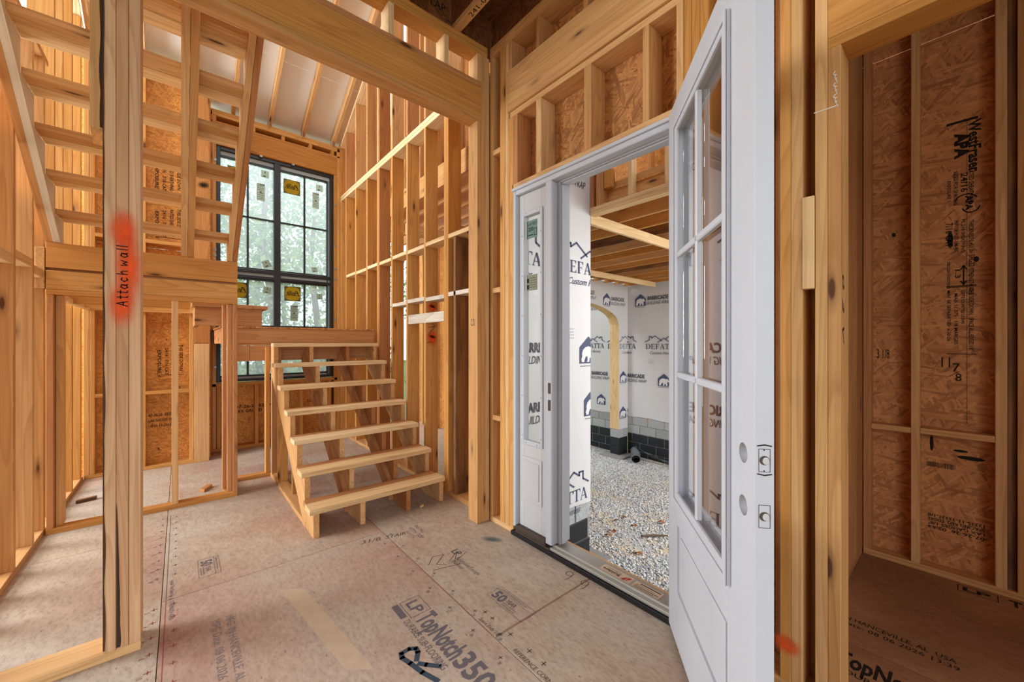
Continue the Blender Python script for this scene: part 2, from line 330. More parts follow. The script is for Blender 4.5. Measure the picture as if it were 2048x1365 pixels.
def spraymat(name, col, density):
    m = bpy.data.materials.new(name); m.use_nodes = True; nt = m.node_tree; nt.nodes.clear(); lk = nt.links.new
    out = nt.nodes.new('ShaderNodeOutputMaterial')
    g = gattr(nt)
    ln = N(nt, 'ShaderNodeVectorMath', operation='LENGTH'); lk(g, ln.inputs[0])
    r = ramp(nt, [(.1, (density,) * 3 + (1,)), (1.0, (0, 0, 0, 1))]); r.color_ramp.interpolation = 'EASE'; lk(ln.outputs['Value'], r.inputs[0])
    nz = N(nt, 'ShaderNodeTexNoise', i_Scale=2.5, i_Detail=3.0); lk(g, nz.inputs['Vector'])
    r2 = ramp(nt, [(.2, (.55, .55, .55, 1)), (.6, (1, 1, 1, 1))]); lk(nz.outputs['Fac'], r2.inputs[0])
    f = N(nt, 'ShaderNodeMath', operation='MULTIPLY'); lk(r.outputs[0], f.inputs[0]); lk(r2.outputs[0], f.inputs[1])
    t = N(nt, 'ShaderNodeBsdfTransparent'); d = N(nt, 'ShaderNodeBsdfDiffuse'); d.inputs[0].default_value = col
    mx = N(nt, 'ShaderNodeMixShader'); lk(f.outputs[0], mx.inputs[0]); lk(t.outputs[0], mx.inputs[1]); lk(d.outputs[0], mx.inputs[2]); lk(mx.outputs[0], out.inputs[0])
    return m
M['orange'] = spraymat('orange_spray', rgb(240, 92, 44), .9)
M['blacksp'] = spraymat('black_spray', rgb(30, 28, 30), .95)
M['bluesp'] = spraymat('blue_grey_spray', rgb(96, 110, 118), .8)

# ------------------------------------------------------------------ builders
def place(o, parent, loc=None):
    COL.objects.link(o)
    if parent is not None:
        o.parent = parent
        if loc is not None: o.location = Vector(loc) - Vector(parent['_w'])
    elif loc is not None: o.location = loc
    if loc is not None: o['_w'] = list(loc)
    return o
def root(name, loc, label, cat, kind=None, group=None):
    o = bpy.data.objects.new(name, None); COL.objects.link(o); o.location = loc; o.empty_display_size = .1
    o['_w'] = list(loc); o['label'] = label; o['category'] = cat
    if kind: o['kind'] = kind
    if group: o['group'] = group
    return o
def tag(o, label, cat, kind=None, group=None):
    o['label'] = label; o['category'] = cat
    if kind: o['kind'] = kind
    if group: o['group'] = group
    return o
def mesh_from(name, verts, faces, mat, gco=None, smooth=False):
    me = bpy.data.meshes.new(name); me.from_pydata([tuple(v) for v in verts], [], faces); me.update()
    if gco is not None:
        at = me.attributes.new('g', 'FLOAT_VECTOR', 'POINT'); at.data.foreach_set('vector', np.asarray(gco, dtype=np.float32).ravel())
    if mat is not None: me.materials.append(M[mat] if isinstance(mat, str) else mat)
    if smooth: me.shade_smooth()
    return me
def chbox(hx, hy, hz, c):
    """chamfered box, half sizes; 24 verts, 44 triangles"""
    c = min(c, hx * .45, hy * .45, hz * .45); V = []; idx = {}
    for sx in (-1, 1):
        for sy in (-1, 1):
            for sz in (-1, 1):
                for k in range(3):
                    p = [sx * hx, sy * hy, sz * hz]
                    for j in range(3):
                        if j != k: p[j] -= (sx, sy, sz)[j] * c
                    idx[(sx, sy, sz, k)] = len(V); V.append(tuple(p))
    F = []
    for k in range(3):
        a, b = [(1, 2), (2, 0), (0, 1)][k]
        for s in (-1, 1):
            q = []
            for (u, v) in ((-1, -1), (1, -1), (1, 1), (-1, 1)):
                t = [0, 0, 0]; t[k] = s; t[a] = u; t[b] = v; q.append(idx[(t[0], t[1], t[2], k)])
            F.append(q if s > 0 else q[::-1])
    for k in range(3):      # edges along axis k
        a, b = [(1, 2), (2, 0), (0, 1)][k]
        for u in (-1, 1):
            for v in (-1, 1):
                def I(sk, face):
                    t = [0, 0, 0]; t[k] = sk; t[a] = u; t[b] = v; return idx[(t[0], t[1], t[2], face)]
                q = [I(-1, a), I(1, a), I(1, b), I(-1, b)]
                F.append(q if u * v > 0 else q[::-1])
    for sx in (-1, 1):
        for sy in (-1, 1):
            for sz in (-1, 1):
                q = [idx[(sx, sy, sz, 0)], idx[(sx, sy, sz, 1)], idx[(sx, sy, sz, 2)]]
                F.append(q if sx * sy * sz > 0 else q[::-1])
    return V, F
def gperm(V, ax, off):
    a = 'xyz'.index(ax); e = [max(v[k] for v in V) - min(v[k] for v in V) for k in range(3)]
    p = [a] + sorted([k for k in range(3) if k != a], key=lambda k: -e[k])
    return [(v[p[0]] + off[0], v[p[1]] + off[1], v[p[2]] + off[2]) for v in V]
def rnd3(): return (R_.uniform(0, 40), R_.uniform(0, 40), R_.uniform(0, 40))
def box(parent, name, x0, x1, y0, y1, z0, z1, ax='z', mat='pine', ch=.002, label=None):
    h = ((x1 - x0) / 2, (y1 - y0) / 2, (z1 - z0) / 2)
    V, F = chbox(abs(h[0]), abs(h[1]), abs(h[2]), ch)
    me = mesh_from(name, V, F, mat, gperm(V, ax, rnd3()))
    o = bpy.data.objects.new(name, me); place(o, parent, ((x0 + x1) / 2, (y0 + y1) / 2, (z0 + z1) / 2))
    if label: o['label'] = label
    return o
def boxes(parent, name, lst, mat='white', ch=.002, label=None, ax='z', origin=None):
    """several boxes joined to one part (a frame and the like)"""
    V = []; F = []; G = []
    for (x0, x1, y0, y1, z0, z1) in lst:
        v, f = chbox(abs(x1 - x0) / 2, abs(y1 - y0) / 2, abs(z1 - z0) / 2, ch); n = len(V)
        c = ((x0 + x1) / 2, (y0 + y1) / 2, (z0 + z1) / 2)
        V += [(a[0] + c[0], a[1] + c[1], a[2] + c[2]) for a in v]; F += [[i + n for i in q] for q in f]
        G += gperm(v, ax, rnd3())
    c = origin or tuple(np.mean(np.array(V), axis=0))
    V = [(a[0] - c[0], a[1] - c[1], a[2] - c[2]) for a in V]
    o = bpy.data.objects.new(name, mesh_from(name, V, F, mat, G)); place(o, parent, c)
    if label: o['label'] = label
    return o
def prism_x(parent, name, poly, x0, x1, mat, slope=None, label=None):
    """polygon in (Y,Z), extruded along X; grain along slope direction"""
    n = len(poly); V = [(x0, y, z) for y, z in poly] + [(x1, y, z) for y, z in poly]
    area2 = sum(poly[i][0] * poly[(i + 1) % n][1] - poly[(i + 1) % n][0] * poly[i][1] for i in range(n))
    a = list(range(n)); b = list(range(n, 2 * n))
    F = [a[::-1], b] if area2 > 0 else [a, b[::-1]]
    for i in range(n):
        j = (i + 1) % n; q = [i, j, n + j, n + i]; F.append(q if area2 > 0 else q[::-1])
    c = np.mean(np.array(V), axis=0); V = [tuple(np.array(v) - c) for v in V]
    d = np.array(slope if slope else (1.0, 0.0)); d = d / np.hypot(*d); off = rnd3()
    G = [(v[1] * d[0] + v[2] * d[1] + off[0], v[0] + off[1], -v[1] * d[1] + v[2] * d[0] + off[2]) for v in V]
    me = mesh_from(name, V, F, mat, G)
    bm = bmesh.new(); bm.from_mesh(me); bmesh.ops.recalc_face_normals(bm, faces=bm.faces); bm.to_mesh(me); bm.free()
    o = bpy.data.objects.new(name, me); place(o, parent, tuple(c))
    if label: o['label'] = label
    return o

class Decal:
    """flat print: text, strokes and filled shapes on a plane given by origin, u and v"""
    def __init__(s, origin, u, v, lift=.0008, amax=None):
        s.o = Vector(origin); s.u = Vector(u); s.v = Vector(v); s.n = s.u.cross(s.v).normalized(); s.lift = lift; s.V = []; s.F = []; s.G = []; s.amax = amax
    def P(s, a, b, l=0): return tuple(s.o + s.u * a + s.v * b + s.n * (s.lift + l))
    def poly(s, pts, l=0, g=None):
        n = len(s.V); s.V += [s.P(a, b, l) for a, b in pts]; s.F.append(list(range(n, n + len(pts))))
        s.G += [(0, 0, 0)] * len(pts) if g is None else g
    def rect(s, a0, b0, a1, b1, l=0): s.poly([(a0, b0), (a1, b0), (a1, b1), (a0, b1)], l)
    def frame(s, a0, b0, a1, b1, t):
        s.rect(a0, b0, a1, b0 + t); s.rect(a0, b1 - t, a1, b1); s.rect(a0, b0 + t, a0 + t, b1 - t); s.rect(a1 - t, b0 + t, a1, b1 - t)
    def stroke(s, pts, wdt, l=0):
        pts = [Vector(p) for p in pts]
        for i in range(len(pts) - 1):
            a, b = pts[i], pts[i + 1]; d = (b - a)
            if d.length < 1e-6: continue
            d.normalize(); nn = Vector((-d.y, d.x)) * wdt / 2; e = d * wdt * .3
            s.poly([a - nn - e, b - nn + e, b + nn + e, a + nn - e], l)
    def disc(s, a, b, ra, rb, k=20, l=0): s.poly([(a + ra * math.cos(t * 2 * math.pi / k), b + rb * math.sin(t * 2 * math.pi / k)) for t in range(k)], l)
    def soft(s, a, b, ra, rb, rot=0, l=0):
        ca, sa = math.cos(rot), math.sin(rot); n = len(s.V)
        s.V.append(s.P(a, b, l)); s.G.append((0, 0, 0)); k = 20
        for t in range(k):
            x, y = math.cos(t * 2 * math.pi / k), math.sin(t * 2 * math.pi / k)
            s.V.append(s.P(a + x * ra * ca - y * rb * sa, b + x * ra * sa + y * rb * ca, l)); s.G.append((x, y, 0))
        for t in range(k): s.F.append([n, n + 1 + t, n + 1 + (t + 1) % k])
    def text(s, body, a, b, size, wid=None, shear=0, bold=0, rot=0, mirror=False, l=0):
        cu = bpy.data.curves.new('tmp', 'FONT'); cu.body = body; cu.size = 1.0; cu.shear = shear; cu.offset = bold; cu.resolution_u = 2
        ob = bpy.data.objects.new('tmp', cu); me = bpy.data.meshes.new_from_object(ob)
        vs = [Vector((v.co.x, v.co.y)) for v in me.vertices]; fs = [list(p.vertices) for p in me.polygons]
        bpy.data.objects.remove(ob); bpy.data.curves.remove(cu); bpy.data.meshes.remove(me)
        if not vs: return
        x0 = min(v.x for v in vs); x1 = max(v.x for v in vs); sx = (wid / (x1 - x0)) if wid else size
        ca, sa = math.cos(rot), math.sin(rot); n = len(s.V)
        for v in vs:
            x = (v.x - x0) * sx; y = v.y * size / .7
            if mirror: x = -x
            s.V.append(s.P(a + x * ca - y * sa, b + x * sa + y * ca, l)); s.G.append((0, 0, 0))
        s.F += [[i + n for i in f] for f in fs]
    def serif(s, word, a, b, h, w=None, l=0):
        """bold serif capitals drawn as polygons"""
        def T(): return .82, [[(0, .92), (.82, .92), (.82, 1), (0, 1)], [(.33, 0), (.49, 0), (.49, .93), (.33, .93)], [(.2, 0), (.62, 0), (.62, .04), (.2, .04)], [(0, .72), (.03, .72), (.08, .93), (0, .93)], [(.82, .72), (.79, .72), (.74, .93), (.82, .93)]]
        def E(): return .78, [[(.1, 0), (.26, 0), (.26, 1), (.1, 1)], [(0, 0), (.7, 0), (.7, .05), (0, .05)], [(0, .95), (.68, .95), (.68, 1), (0, 1)], [(.26, .48), (.52, .48), (.52, .53), (.26, .53)], [(.7, .24), (.67, .24), (.6, .05), (.7, .05)], [(.68, .76), (.65, .76), (.58, .95), (.68, .95)], [(.52, .38), (.55, .38), (.55, .63), (.52, .63)]]
        def Fl(): return .72, [[(.1, 0), (.26, 0), (.26, 1), (.1, 1)], [(0, 0), (.38, 0), (.38, .04), (0, .04)], [(0, .95), (.66, .95), (.66, 1), (0, 1)], [(.26, .47), (.5, .47), (.5, .52), (.26, .52)], [(.66, .74), (.63, .74), (.56, .95), (.66, .95)], [(.5, .37), (.53, .37), (.53, .62), (.5, .62)]]
        def A(): return .92, [[(.06, 0), (.12, 0), (.45, .98), (.4, 1)], [(.64, 0), (.82, 0), (.5, 1), (.36, .98)], [(.2, .3), (.68, .3), (.68, .35), (.2, .35)], [(0, 0), (.26, 0), (.26, .04), (0, .04)], [(.54, 0), (.92, 0), (.92, .04), (.54, .04)]]
        def D():
            out = [[(.1, 0), (.26, 0), (.26, 1), (.1, 1)], [(0, 0), (.4, 0), (.4, .05), (0, .05)], [(0, .95), (.4, .95), (.4, 1), (0, 1)]]
            k = 10
            for i in range(k):
                t0 = -math.pi / 2 + math.pi * i / k; t1 = -math.pi / 2 + math.pi * (i + 1) / k
                f = lambda t, rx, ry: (.38 + rx * math.cos(t), .5 + ry * math.sin(t))
                out.append([f(t0, .34, .45), f(t0, .52, .5), f(t1, .52, .5), f(t1, .34, .45)])
            return .96, out
        x = 0; polys = []
        for ch in word:
            adv, ps = {'T': T, 'E': E, 'F': Fl, 'A': A, 'D': D}[ch]()
            for p in ps: polys.append([(x + q[0], q[1]) for q in p])
            x += adv + (-.02 if ch in 'AT' else .06)
        sx = (w / x) if w else h
        for p in polys: s.poly([(a + q[0] * sx, b + q[1] * h) for q in p], l)
    def clip(s):
        A = [s.u.dot(Vector(v) - s.o) for v in s.V]; NF = []
        for f in s.F:
            out = []
            for k in range(len(f)):
                i, j = f[k], f[(k + 1) % len(f)]
                if A[i] <= s.amax: out.append(i)
                if (A[i] <= s.amax) != (A[j] <= s.amax):
                    t = (s.amax - A[i]) / (A[j] - A[i]); s.V.append(tuple(Vector(s.V[i]).lerp(Vector(s.V[j]), t))); s.G.append((0, 0, 0)); A.append(s.amax); out.append(len(s.V) - 1)
            if len(out) > 2: NF.append(out)
        used = sorted({i for f in NF for i in f}); mp = {o: n for n, o in enumerate(used)}
        s.F = [[mp[i] for i in f] for f in NF]; s.V = [s.V[i] for i in used]; s.G = [s.G[i] for i in used]
    def build(s, parent, name, mat, label=None, kind=None):
        if s.amax is not None: s.clip()
        if not s.F: return None
        c = Vector(np.mean(np.array(s.V), axis=0)); V = [tuple(Vector(v) - c) for v in s.V]
        o = bpy.data.objects.new(name, mesh_from(name, V, s.F, mat, s.G)); place(o, parent, tuple(c))
        if label: o['label'] = label
        if kind: o['kind'] = kind
        return o

HW = .0381           # thickness of dimension lumber
# ================================================================== SETTING
# ---- floor: 4x8 sheets laid with open joints
fl_ = root('floor', (0, 2, 0), 'subfloor of tan strand board sheets with printed mill marks', 'floor', 'structure')
def sheet(x0, x1, y0, y1, mat='floor', name='panel', zt=0.0):
    g = .0016
    return box(fl_, name, x0 + g, x1 - g, y0 + g, y1 - g, zt - .018, zt, 'y', mat, .0015)
xs = [-3.70, -2.48, -1.27, -.0768, 1.113, 1.97]
joints = {0: [-2.2, .25, 2.7, 5.1, 6.35], 1: [-2.2, -.9, 1.6, 4.0, 6.35], 2: [-2.2, -1.1, 1.3, 3.75, 6.35], 3: [-2.2, .34, 2.765, 5.2, 6.35], 4: [-2.2, -1.0, 1.43, 3.87, 6.35]}
S = {}
for i in range(5):
    for k in range(4): S[(i, k)] = sheet(xs[i], xs[i + 1], joints[i][k], joints[i][k + 1], 'floor_mauve' if (i, k) == (3, 1) else 'floor')
S['c1'] = sheet(1.97, 2.33, -2.2, .62, 'floor_closet'); S['c2'] = sheet(2.33, 3.6, -2.2, .62, 'floor_closet')
S['b1'] = sheet(1.97, 3.2, 2.55, 6.35)
box(fl_, 'subfloor_frame', -3.7, 1.9, -2.2, 6.3, -.34, -.02, 'y', 'red'); box(fl_, 'subfloor_frame', 1.9, 3.1, 2.6, 6.3, -.34, -.02, 'y', 'red')
box(fl_, 'subfloor_frame', 1.9, 3.6, -2.2, .6, -.34, -.02, 'y', 'red')

UF, VF = (0, -1, 0), (1, 0, 0)         # floor print read towards the camera
d = Decal((0.885, 1.93, 0), UF, VF)
d.text('LP', .012, .012, .062, .10, bold=.02); d.rect(-.012, -.055, .105, -.022)
d.frame(-.012, -.012, .13, .098, .003)
d.text('TopNotch', .145, 0.0, .10, .335, bold=.03); d.text('350', .49, 0.0, .10, .20, bold=.03)
d.text('DURABLE SUB-FLOORING', .13, -.055, .034, .37)
d.build(S[(3, 1)], 'lettering', 'inkblue')
d = Decal((1.271, 1.70, 0), UF, VF)
d.frame(-.005, -.002, .275, .104, .002); d.rect(-.003, .074, .273, .076)
d.text('50', .012, .012, .058, .085, bold=.04); d.text('YEAR', .105, .036, .028, .07, bold=.02)
for i, t in enumerate(['LIMITED WARRANTY', 'LIMITED TRANSFERABLE']): d.text(t, .105, .020 - i * .013, .009, .10)
d.text('TOPNOTCH 350 SERIES SUB-FLOOR', .01, .084, .010, .20)
d.build(S[(4, 2)], 'lettering', 'inkblue')
d = Decal((1.118, 1.60, 0), UF, VF)
d.text('Space Ends 1/8"', .02, .006, .022, .16, shear=.2); d.text('REFERENCE CORNER', .28, .006, .022, .26, shear=.1)
for yy in (.0, .06, .2, .33, .42): d.stroke([(yy, .05), (yy, .075)], .004); d.stroke([(yy - .012, .062), (yy + .012, .062)], .004)
d.build(S[(4, 2)], 'lettering', 'pencil')
d = Decal((1.09, 2.75, 0), UF, VF)
for k in range(14):
    a = .06 + k * .105; b = -.03 if k % 2 else .055
    d.stroke([(a, b - .010), (a, b + .010)], .004); d.stroke([(a - .010, b), (a + .010, b)], .004); d.text(str(4 + 2 * k), a + .012, b - .03, .018, shear=.1)
d.build(S[(3, 1)], 'lettering', 'inkblue')
d = Decal((1.79, 1.56, 0), (-.0, -1, 0), (1, 0, 0))
for k in (0, .115):
    pts = [(k + .02 + .022 * math.cos(t), -.035 + .022 * math.sin(t)) for t in np.linspace(0, 2 * math.pi, 13)]
    d.stroke(pts, .0035); d.stroke([(k + .042, -.03), (k + .046, -.07), (k + .040, -.10)], .0035)
d.build(S[(4, 2)], 'handwriting', 'pencil')
d = Decal((0, 0, 0), (1, 0, 0), (0, 1, 0))           # sprayed letter R
d.stroke([(.793, 1.398), (.765, 1.475), (.747, 1.55), (.733, 1.60), (.740, 1.625), (.778, 1.626), (.803, 1.61), (.800, 1.585), (.775, 1.548)], .022); d.stroke([(.775, 1.525), (.795, 1.50), (.835, 1.455)], .022)
d.build(S[(3, 1)], 'sprayed_letter', 'navyspray')
d = Decal((.08, 3.145, 0), UF, VF)
d.frame(0, 0, .245, .105, .002); d.rect(0, .078, .245, .080); d.text('50', .03, .015, .055, .075, bold=.03); d.text('YEAR', .115, .035, .026, .07)
for i in range(2): d.text('LIMITED WARRANTY', .115, .02 - .013 * i, .009, .10)
d.text('TopNotch 350 Series', .01, .086, .012, .18); d.build(S[(3, 2)], 'lettering', 'inkblue')
d = Decal((0, 0, 0), (1, 0, 0), (0, 1, 0), .0005); d.poly([(.42, 2.48), (.525, 1.70), (.62, 1.615), (.526, 2.40)]); d.build(S[(3, 1)], 'pale_strip', 'paletan')  # flat paler strip across the sheet
d = Decal((.115, 2.41, 0), UF, VF); d.text('MFG. IN HANCEVILLE, AL  USA', 0, .055, .034, .60); d.text('MFG Date: 08 06 2026 13:39', 0, 0, .034, .56); d.build(S[(3, 1)], 'lettering', 'inkfaint')
d = Decal((-.045, 2.98, 0), UF, VF); d.text('Install This Side Up  &  STRENGTH AXIS', 0, .0, .018, .42); d.build(S[(3, 2)], 'lettering', 'inkblue')
for i, sh in enumerate((S[(3, 1)], S[(3, 2)])):
    y0 = (2.76, 4.1)[i]; d = Decal((-.055, y0, 0), UF, VF); d.rect(0, -.006, (1.0, 1.33)[i], -.003)
    for k in range(9):
        a = .05 + k * .125
        for b in (.03, -.05): d.stroke([(a - .012, b), (a + .012, b)], .004); d.stroke([(a, b - .012), (a, b + .012)], .004)
        d.text(str(2 + 2 * k), a + .01, -.085, .02)
    d.build(sh, 'lettering', ('redline', 'inkblue')[i])
d = Decal((1.137, 2.75, 0), UF, VF); d.text('ATTN  TOP', .06, .14, .03, .2); d.text('INSTALL', .06, .19, .025, .14); d.text('NOTCH', .10, .10, .022, .12); d.build(S[(4, 2)], 'lettering', 'inkblue')
d = Decal((1.33, 2.21, 0), UF, VF); d.text('LP', 0, .02, .05, .07, bold=.03); d.text('SolutionsTough', .09, 0, .028, .24); d.text('subfloor', .1, -.04, .03, .12); d.build(S[(4, 2)], 'lettering', 'inkblue')
d = Decal((.94, 2.70, 0), (.97, -.25, 0), (.25, .97, 0)); d.text('31/8', 0, -.02, .05, .13, shear=.2); d.text('STAIR', .16, -.015, .045, .14, shear=.3); d.build(S[(3, 1)], 'pencil_writing', 'pencil')
d = Decal((1.16, 2.16, 0), (.9, -.44, 0), (.44, .9, 0))
d.stroke([(0, 0), (.03, .09), (.1, .10), (.05, .0), (.11, -.02)], .004); d.stroke([(.13, .02), (.19, .12), (.16, 0), (.25, .1)], .004); d.stroke([(.03, -.06), (.20, -.03)], .004)
d.build(S[(4, 2)], 'pencil_writing', 'pencil')
d = Decal((1.62, 2.20, 0), (.6, -.8, 0), (.8, .6, 0)); d.soft(.05, 0, .10, .05); d.build(S[(4, 2)], 'spray_patch', 'bluesp')
d = Decal((0, 1.43, 0), (1, 0, 0), (0, 1, 0)); d.rect(1.12, .003, 1.80, .0065); d.build(S[(4, 2)], 'chalk_line', 'redline')
d = Decal((1.113, 0, 0), (1, 0, 0), (0, 1, 0)); d.rect(-.0045, 1.45, -.0012, 3.15); d.build(S[(3, 1)], 'chalk_line', 'redline')
# closet floor print
d = Decal((2.518, .40, 0), UF, VF); d.text('MFG. IN HANCEVILLE, AL  USA', -.10, 0, .032, .46); d.text('MFG Date: 08 06 2026 13:39', -.11, -.048, .030, .48); d.build(S['c2'], 'lettering', 'ink')
d = Decal((2.15, .36, 0), UF, VF); d.text('TopNotch', -.02, 0, .10, .30, bold=.03); d.text('DURABLE SUB', .02, -.05, .03, .25); d.build(S['c1'], 'lettering', 'ink')
d = Decal((3.30, .05, 0), UF, VF); d.frame(0, -.02, .145, .06, .004); d.text('LP', .02, 0, .045, .1, bold=.03); d.text('TopNotch', .18, -.01, .07, .3, bold=.03); d.build(S['c2'], 'lettering', 'ink')
d = Decal((2.325, .45, 0), UF, VF); d.rect(0, .0, .45, .003); d.build(S['c2'], 'chalk_line', 'redline')

# ---- front wall (entry door wall): face X=1.82, studs 0.14 deep
wf = root('wall_front', (1.82, 1.4, 0), 'front wall of open studs around the entry door', 'wall', 'structure')
FX0, FX1 = 1.82, 1.955
def fst(y0, y1, z0, z1, mat='pine', name='stud', x0=FX0, x1=FX1): return box(wf, name, x0, x1, y0, y1, z0, z1, 'z', mat)
fst(2.372, 2.405, .038, 3.56); fst(2.222, 2.281, .038, 3.56, 'amber')
fst(2.182, 2.220, .038, 3.56); fst(2.166, 2.1815, .038, 3.0, 'amber'); fst(2.128, 2.1655, .038, 3.0, 'amber')
for z in (.78, 1.75, 2.80): box(wf, 'block', FX0, FX1, 2.281, 2.372, z, z + HW, 'y', 'pine')
box(wf, 'bottom_plate', FX0, FX1, 2.128, 2.405, 0, HW, 'y', 'pine')
box(wf, 'lower_plate', FX0, FX1, .86, 2.14, 2.470, 2.508, 'y', 'pine')
for y0, y1, m in ((2.083, 2.126, 'red'), (1.845, 1.893, 'pine'), (1.432, 1.484, 'pine'), (1.063, 1.10, 'pine'), (.885, .92, 'pine')): fst(y0, y1, 2.508, 3.0, m, 'cripple')
box(wf, 'header_ledge', FX0, FX1, .884, 2.166, 3.0, 3.038, 'y', 'pine')
for x0, x1 in ((1.806, 1.844), (1.846, 1.884), (1.90, 1.938)): box(wf, 'header', x0, x1, .884, 2.181, 3.042, 3.335, 'y', 'pine')
for y0, y1 in ((2.145, 2.180), (1.864, 1.893), (1.458, 1.491), (1.05, 1.09), (.66, .70)): fst(y0, y1, 3.336, 3.56, 'red', 'cripple')
for z in (3.56, 3.6): box(wf, 'top_plate', FX0, FX1, -1.2, 2.405, z, z + HW, 'y', 'pine')
for y0, y1 in ((.846, .882), (.808, .845), (.769, .807)): fst(y0, y1, .038, 3.56, 'amber')
fst(.62, .658, .038, 3.56)
fst(.4565, .4935, .038, 3.56, 'amber'); fst(.4195, .4560, .038, 3.56, 'pine'); fst(.3815, .390, .038, 3.56, 'amber', x0=1.90)
fst(.3430, .3805, .038, 3.56, 'pine'); box(wf, 'trimmer', FX0, FX1, .3045, .3425, .038, 2.4525, 'z', 'pine')
fst(.39, .419, .038, 3.56, 'red', x0=1.935)
box(wf, 'spacer_block', 1.812, 1.85, .3815, .419, 1.575, 1.925, 'z', 'pale')
box(wf, 'bottom_plate', FX0, FX1, .3045, .92, 0, HW, 'y', 'pine')
box(wf, 'closet_lintel', FX0, FX1, -1.1, .3425, 2.4525, 2.4905, 'y', 'amber')
for x0, x1 in ((1.82, 1.858), (1.86, 1.898), (1.915, 1.953)): box(wf, 'closet_header', x0, x1, -1.1, .3425, 2.4915, 2.725, 'y', 'amber')
for y in (.30, -.05, -.4): fst(y, y + HW, 2.726, 3.56, 'pine', 'cripple')
box(wf, 'sheathing', 1.957, 1.968, .60, 2.55, 2.47, 3.64, 'y', 'osb')
box(wf, 'sheathing', 1.957, 1.968, 2.128, 2.55, -.33, 2.469, 'z', 'osb')
box(wf, 'sheathing', 1.957, 1.968, .60, .905, -.33, 2.469, 'z', 'osb')
d = Decal((1.82, .343, 1.66), (0, 0, 1), (0, 1, 0)); 
d.build if False else None
d = Decal((1.819, .38, 2.0), (0, 0, -1), (0, -1, 0))
d.stroke([(-.235, -.002), (-.233, .068)], .004)
for k in range(9): d.stroke([(-.36 + .014 * k, .06), (-.352 + .014 * k, .052 + .006 * (k % 3)), (-.346 + .014 * k, .064)], .003)
d.build(wf, 'chalk_mark', 'chalk')
d = Decal((1.846, .3044, 1.62), (0, 0, -1), (1, 0, 0)); d.text('0 2 V', 0, -.005, .03, .26, shear=.3); d.build(wf, 'marker_writing', 'ink')
d = Decal((1.8195, 2.2225, 1.58), (0, 1, 0), (0, 0, 1)); d.soft(.02, 0, .022, .115); d.build(wf, 'spray_mark', 'blacksp')
d = Decal((1.819, .47, .30), (0, -1, 0), (0, 0, 1)); d.soft(.0, -.12, .06, .05); d.build(wf, 'orange_spray_mark', 'orange')

# ---- the wall with the wide cased opening: face Y=2.41
wo = root('wall_opening', (.7, 2.41, 0), 'framed partition with a wide header over the opening to the stairs', 'wall', 'structure')
OY0, OY1 = 2.41, 2.53
box(wo, 'trimmer', 1.705, 1.743, OY0, OY1, .0, 3.05, 'z', 'pine'); box(wo, 'king_stud', 1.744, 1.781, OY0, OY1, 0, 3.56, 'z', 'pine'); box(wo, 'king_stud', 1.782, 1.818, OY0, OY1, 0, 3.56, 'z', 'pine')
box(wo, 'header_cap', -3, 1.743, OY0, OY1, 3.05, 3.088, 'x', 'pine')
for y0, y1 in ((2.41, 2.448), (2.45, 2.488), (2.492, 2.53)): box(wo, 'header', -3, 1.743, y0, y1, 3.089, 3.3145, 'x', 'amber')
box(wo, 'sill_plate', -3, 1.743, OY0, OY1, 3.3155, 3.353, 'x', 'red')
for x0, x1 in ((1.706, 1.743), (1.421, 1.456), (1.012, 1.049), (.60, .638), (.2, .238), (-.21, -.172), (-.62, -.582)): box(wo, 'cripple', x0, x1, OY0, OY1, 3.354, 3.56, 'z', 'pale' if x0 < 1.5 else 'pine')
for z in (3.56, 3.6): box(wo, 'top_plate', -3, 1.80, OY0, OY1, z, z + HW, 'x', 'amber')
box(wo, 'bottom_plate', -3.0, -.136, 2.40, 2.545, 0, HW, 'x', 'pine')
d = Decal((1.7045, 2.47, 1.5), (0, -1, 0), (0, 0, 1)); d.text('C.O.', -.025, 0, .055, .055, shear=.15); d.build(wo, 'marker_writing', 'pencil')

# ---- right wall of the stair room: face X=1.83
wr = root('wall_right', (1.83, 4.3, 0), 'tall stud wall with two rows of blocking right of the stairs', 'wall', 'structure')
RX0, RX1 = 1.83, 1.968
ed = [(2.95, 2.915), (3.112, 3.076), (3.074, 3.038), (3.497, 3.464), (3.895, 3.862), (4.287, 4.25), (4.707, 4.671), (4.667, 4.630), (5.07, 5.025), (5.488, 5.45), (5.905, 5.865)]
mats = ['stain', 'amber', 'amber', 'amber', 'amber', 'amber', 'amber', 'red', 'amber', 'amber', 'amber']
for k, (y1, y0) in enumerate(ed):
    box(wr, 'stud', RX0, RX1, y0, y1, HW, (2.30 if k == 0 else 3.485), 'z', mats[k])
    if k > 0: box(wr, 'upper_stud', RX0, RX1, y0, y1, 3.575, 4.30 + .53 * (6.13 - (y0 + y1) / 2), 'z', ('pine', 'red', 'pine')[k % 3])
box(wr, 'stud', RX0, RX1, 2.535, 2.575, HW, 3.485, 'z', 'pine'); box(wr, 'stud', RX0, RX1, 6.09, 6.13, HW, 3.485, 'z', 'amber')
box(wr, 'bottom_plate', RX0, RX1, 2.535, 6.27, 0, HW, 'y', 'pine')
for z in (3.487, 3.528): box(wr, 'top_plate', RX0, RX1, 2.535, 6.13, z, z + HW, 'y', 'pale')
yy = [2.575, 2.915] + [e for p in ed[1:] for e in (p[1], p[0])] + [6.09]
gaps = [(2.575, 3.038), (3.112, 3.464), (3.497, 3.862), (3.895, 4.25), (4.287, 4.63), (4.707, 5.025), (5.07, 5.45), (5.488, 5.865)]
for i, (a, b) in enumerate(gaps): box(wr, 'block', RX0, RX1, a, b, 2.307 + (.006 if i % 2 else 0), 2.345 + (.006 if i % 2 else 0), 'y', 'pale')
